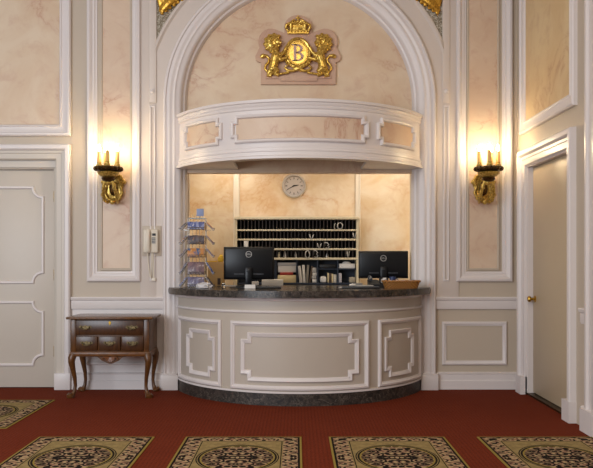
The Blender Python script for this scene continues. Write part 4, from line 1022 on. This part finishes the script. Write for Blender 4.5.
for k in range(9):
    a = PI+(k+.5)*PI/9; tube(b, [(mx+.008*math.cos(a), ly0+.004, .385+.008*math.sin(a)), (mx+.052*math.cos(a), ly0+.002, .385+.05*math.sin(a))], [.004, .009], 6)
for s in (-1, 1): tube(b, [(mx+s*.03, ly0+.004, .392), (mx+s*.06, ly0+.004, .378), (mx+s*.075, ly0+.004, .362), (mx+s*.06, ly0+.004, .352)], [.006, .008, .007, .004], 6)
obj('carved_shell', b, wood('carved_mahogany', '#5a3316', '#7c4a22'), apr)
for y in (ly1-.01,):
    b = NB(); box(b, xa, xc, y-.012, y, .36, .418); obj('back_rail', b, MAHOG, lt, smooth=False)
for x in (lx0+.012, lx1-.012):
    b = NB(); box(b, x-.009, x+.009, ly0+.03, ly1-.02, .37, .418); obj('side_rail', b, MAHOG, lt, smooth=False)
def cab_leg(x, y, sx, sy):
    b = NB(); k = 1/math.sqrt(2)
    P_ = [(0, .425, .026), (.006, .405, .03), (.018, .37, .031), (.02, .33, .026), (.008, .26, .02), (-.006, .18, .0155), (-.01, .11, .0135), (-.004, .06, .0145), (.008, .03, .019), (.022, .018, .031), (.03, .01, .034), (.03, .001, .027)]
    tube(b, [(x+sx*o_*k*1.3, y+sy*o_*k*1.3, z) for o_, z, r_ in P_], [r_*1.18 for o_, z, r_ in P_], 12)
    return b
for x, sx in ((lx0+.026, -1), (lx1-.026, 1)):
    for y, sy in ((ly0+.026, -1), (ly1-.03, 1 if False else -.3)):
        obj('leg', cab_leg(x, y, sx, sy), MAHOG, lt)

# ------------------------------------------------------------------ rugs
RW, RL = .84, 1.14
RM = rug_mat(RW, RL)
def fl(py): return F*EYE/(py-CY)
yA = CAMY+fl(437.5)-RL/2; yB = CAMY+fl(400.5)-RL/2
dA = fl(437.5)
b = NB(); box(b, -RW/2, RW/2, -RL/2, RL/2, 0, .006, .002); rug0 = obj('medallion_rug', b, RM, smooth=False)
spots = [(WX((39+155)/2, dA), yA, 'patterned medallion rug in the front row below the side table'),
         (WX((187.5+300)/2, dA), yA, 'patterned medallion rug in front of the left half of the reception desk'),
         (WX((331+442)/2, dA), yA, 'patterned medallion rug in front of the right half of the reception desk'),
         (WX((476+593)/2, dA), yA, 'patterned medallion rug nearest the plain door on the right'),
         (WX((-47+66)/2, fl(400.5))-.0, yB, 'patterned medallion rug in the back row before the panelled left door'),
         (-2.93, yA, 'patterned rug at the lower left edge, only a corner showing')]
for i, (x, y, lb) in enumerate(spots):
    o = rug0 if i == 0 else rug0.copy()
    if i: COL.objects.link(o)
    o.location = (x, y, .0005); tag(o, lb, 'rug', 'medallion rugs on the red carpet')

# ------------------------------------------------------------------ light
def area(name, loc, rot, size, sy, energy, col):
    l = bpy.data.lights.new(name, 'AREA'); l.shape = 'RECTANGLE'; l.size = size; l.size_y = sy; l.energy = energy; l.color = col
    o = bpy.data.objects.new(name, l); COL.objects.link(o); o.location = loc; o.rotation_euler = rot; return o
def point(name, loc, energy, col, rad=.06):
    l = bpy.data.lights.new(name, 'POINT'); l.energy = energy; l.color = col; l.shadow_soft_size = rad
    o = bpy.data.objects.new(name, l); COL.objects.link(o); o.location = loc; return o
def spot(name, loc, to, energy, col, deg, blend=.5, rad=.05):
    l = bpy.data.lights.new(name, 'SPOT'); l.energy = energy; l.color = col; l.spot_size = math.radians(deg); l.spot_blend = blend; l.shadow_soft_size = rad
    o = bpy.data.objects.new(name, l); COL.objects.link(o); o.location = loc
    o.rotation_euler = (Vector(to)-Vector(loc)).to_track_quat('-Z', 'Y').to_euler(); return o
area('window_daylight', (-4.6, -8.0, 2.4), (math.radians(88), 0, math.radians(-32)), 4, 3, 350, (.84, .91, 1))
area('lobby_chandelier', (-.4, -4.6, 4.4), (math.radians(14), 0, 0), 2.4, 2.4, 106, (1, .84, .62))
spot('office_spot', (-.8, .8, 2.58), (-.8, 1.3, 1.85), 13.5, (1, .89, .75), 110, .7)
spot('office_spot', (1.08, .8, 2.58), (1.08, 1.3, 1.85), 13.5, (1, .89, .75), 110, .7)
for x in (-1.62, 1.66): point('office_side_fill', (x, .66, 1.62), 10 if x > 0 else 7, (1, .84, .6), .07)  # hidden points added to lighten the soffits; right one also gives the edge glow
area('office_lamp', (0, .7, 2.6), (0, 0, 0), 2.4, .3, 13, (1, .88, .72))
w = bpy.data.worlds.new('room_light'); SC.world = w; w.use_nodes = True
w.node_tree.nodes['Background'].inputs[0].default_value = (1, .93, .86, 1); w.node_tree.nodes['Background'].inputs[1].default_value = .35

cam = bpy.data.cameras.new('camera'); co = bpy.data.objects.new('camera', cam); COL.objects.link(co)
co.location = (0, CAMY, EYE); co.rotation_euler = (PI/2, 0, 0)
cam.sensor_fit = 'HORIZONTAL'; cam.sensor_width = 36; cam.lens = F/593*36; cam.shift_y = (CY-234)/593; cam.shift_x = 0; cam.clip_start = .05
SC.camera = co
vs = SC.view_settings
vs.view_transform = 'Standard'; vs.look = 'None'; vs.exposure = -.08; vs.gamma = 1; vs.use_curve_mapping = False
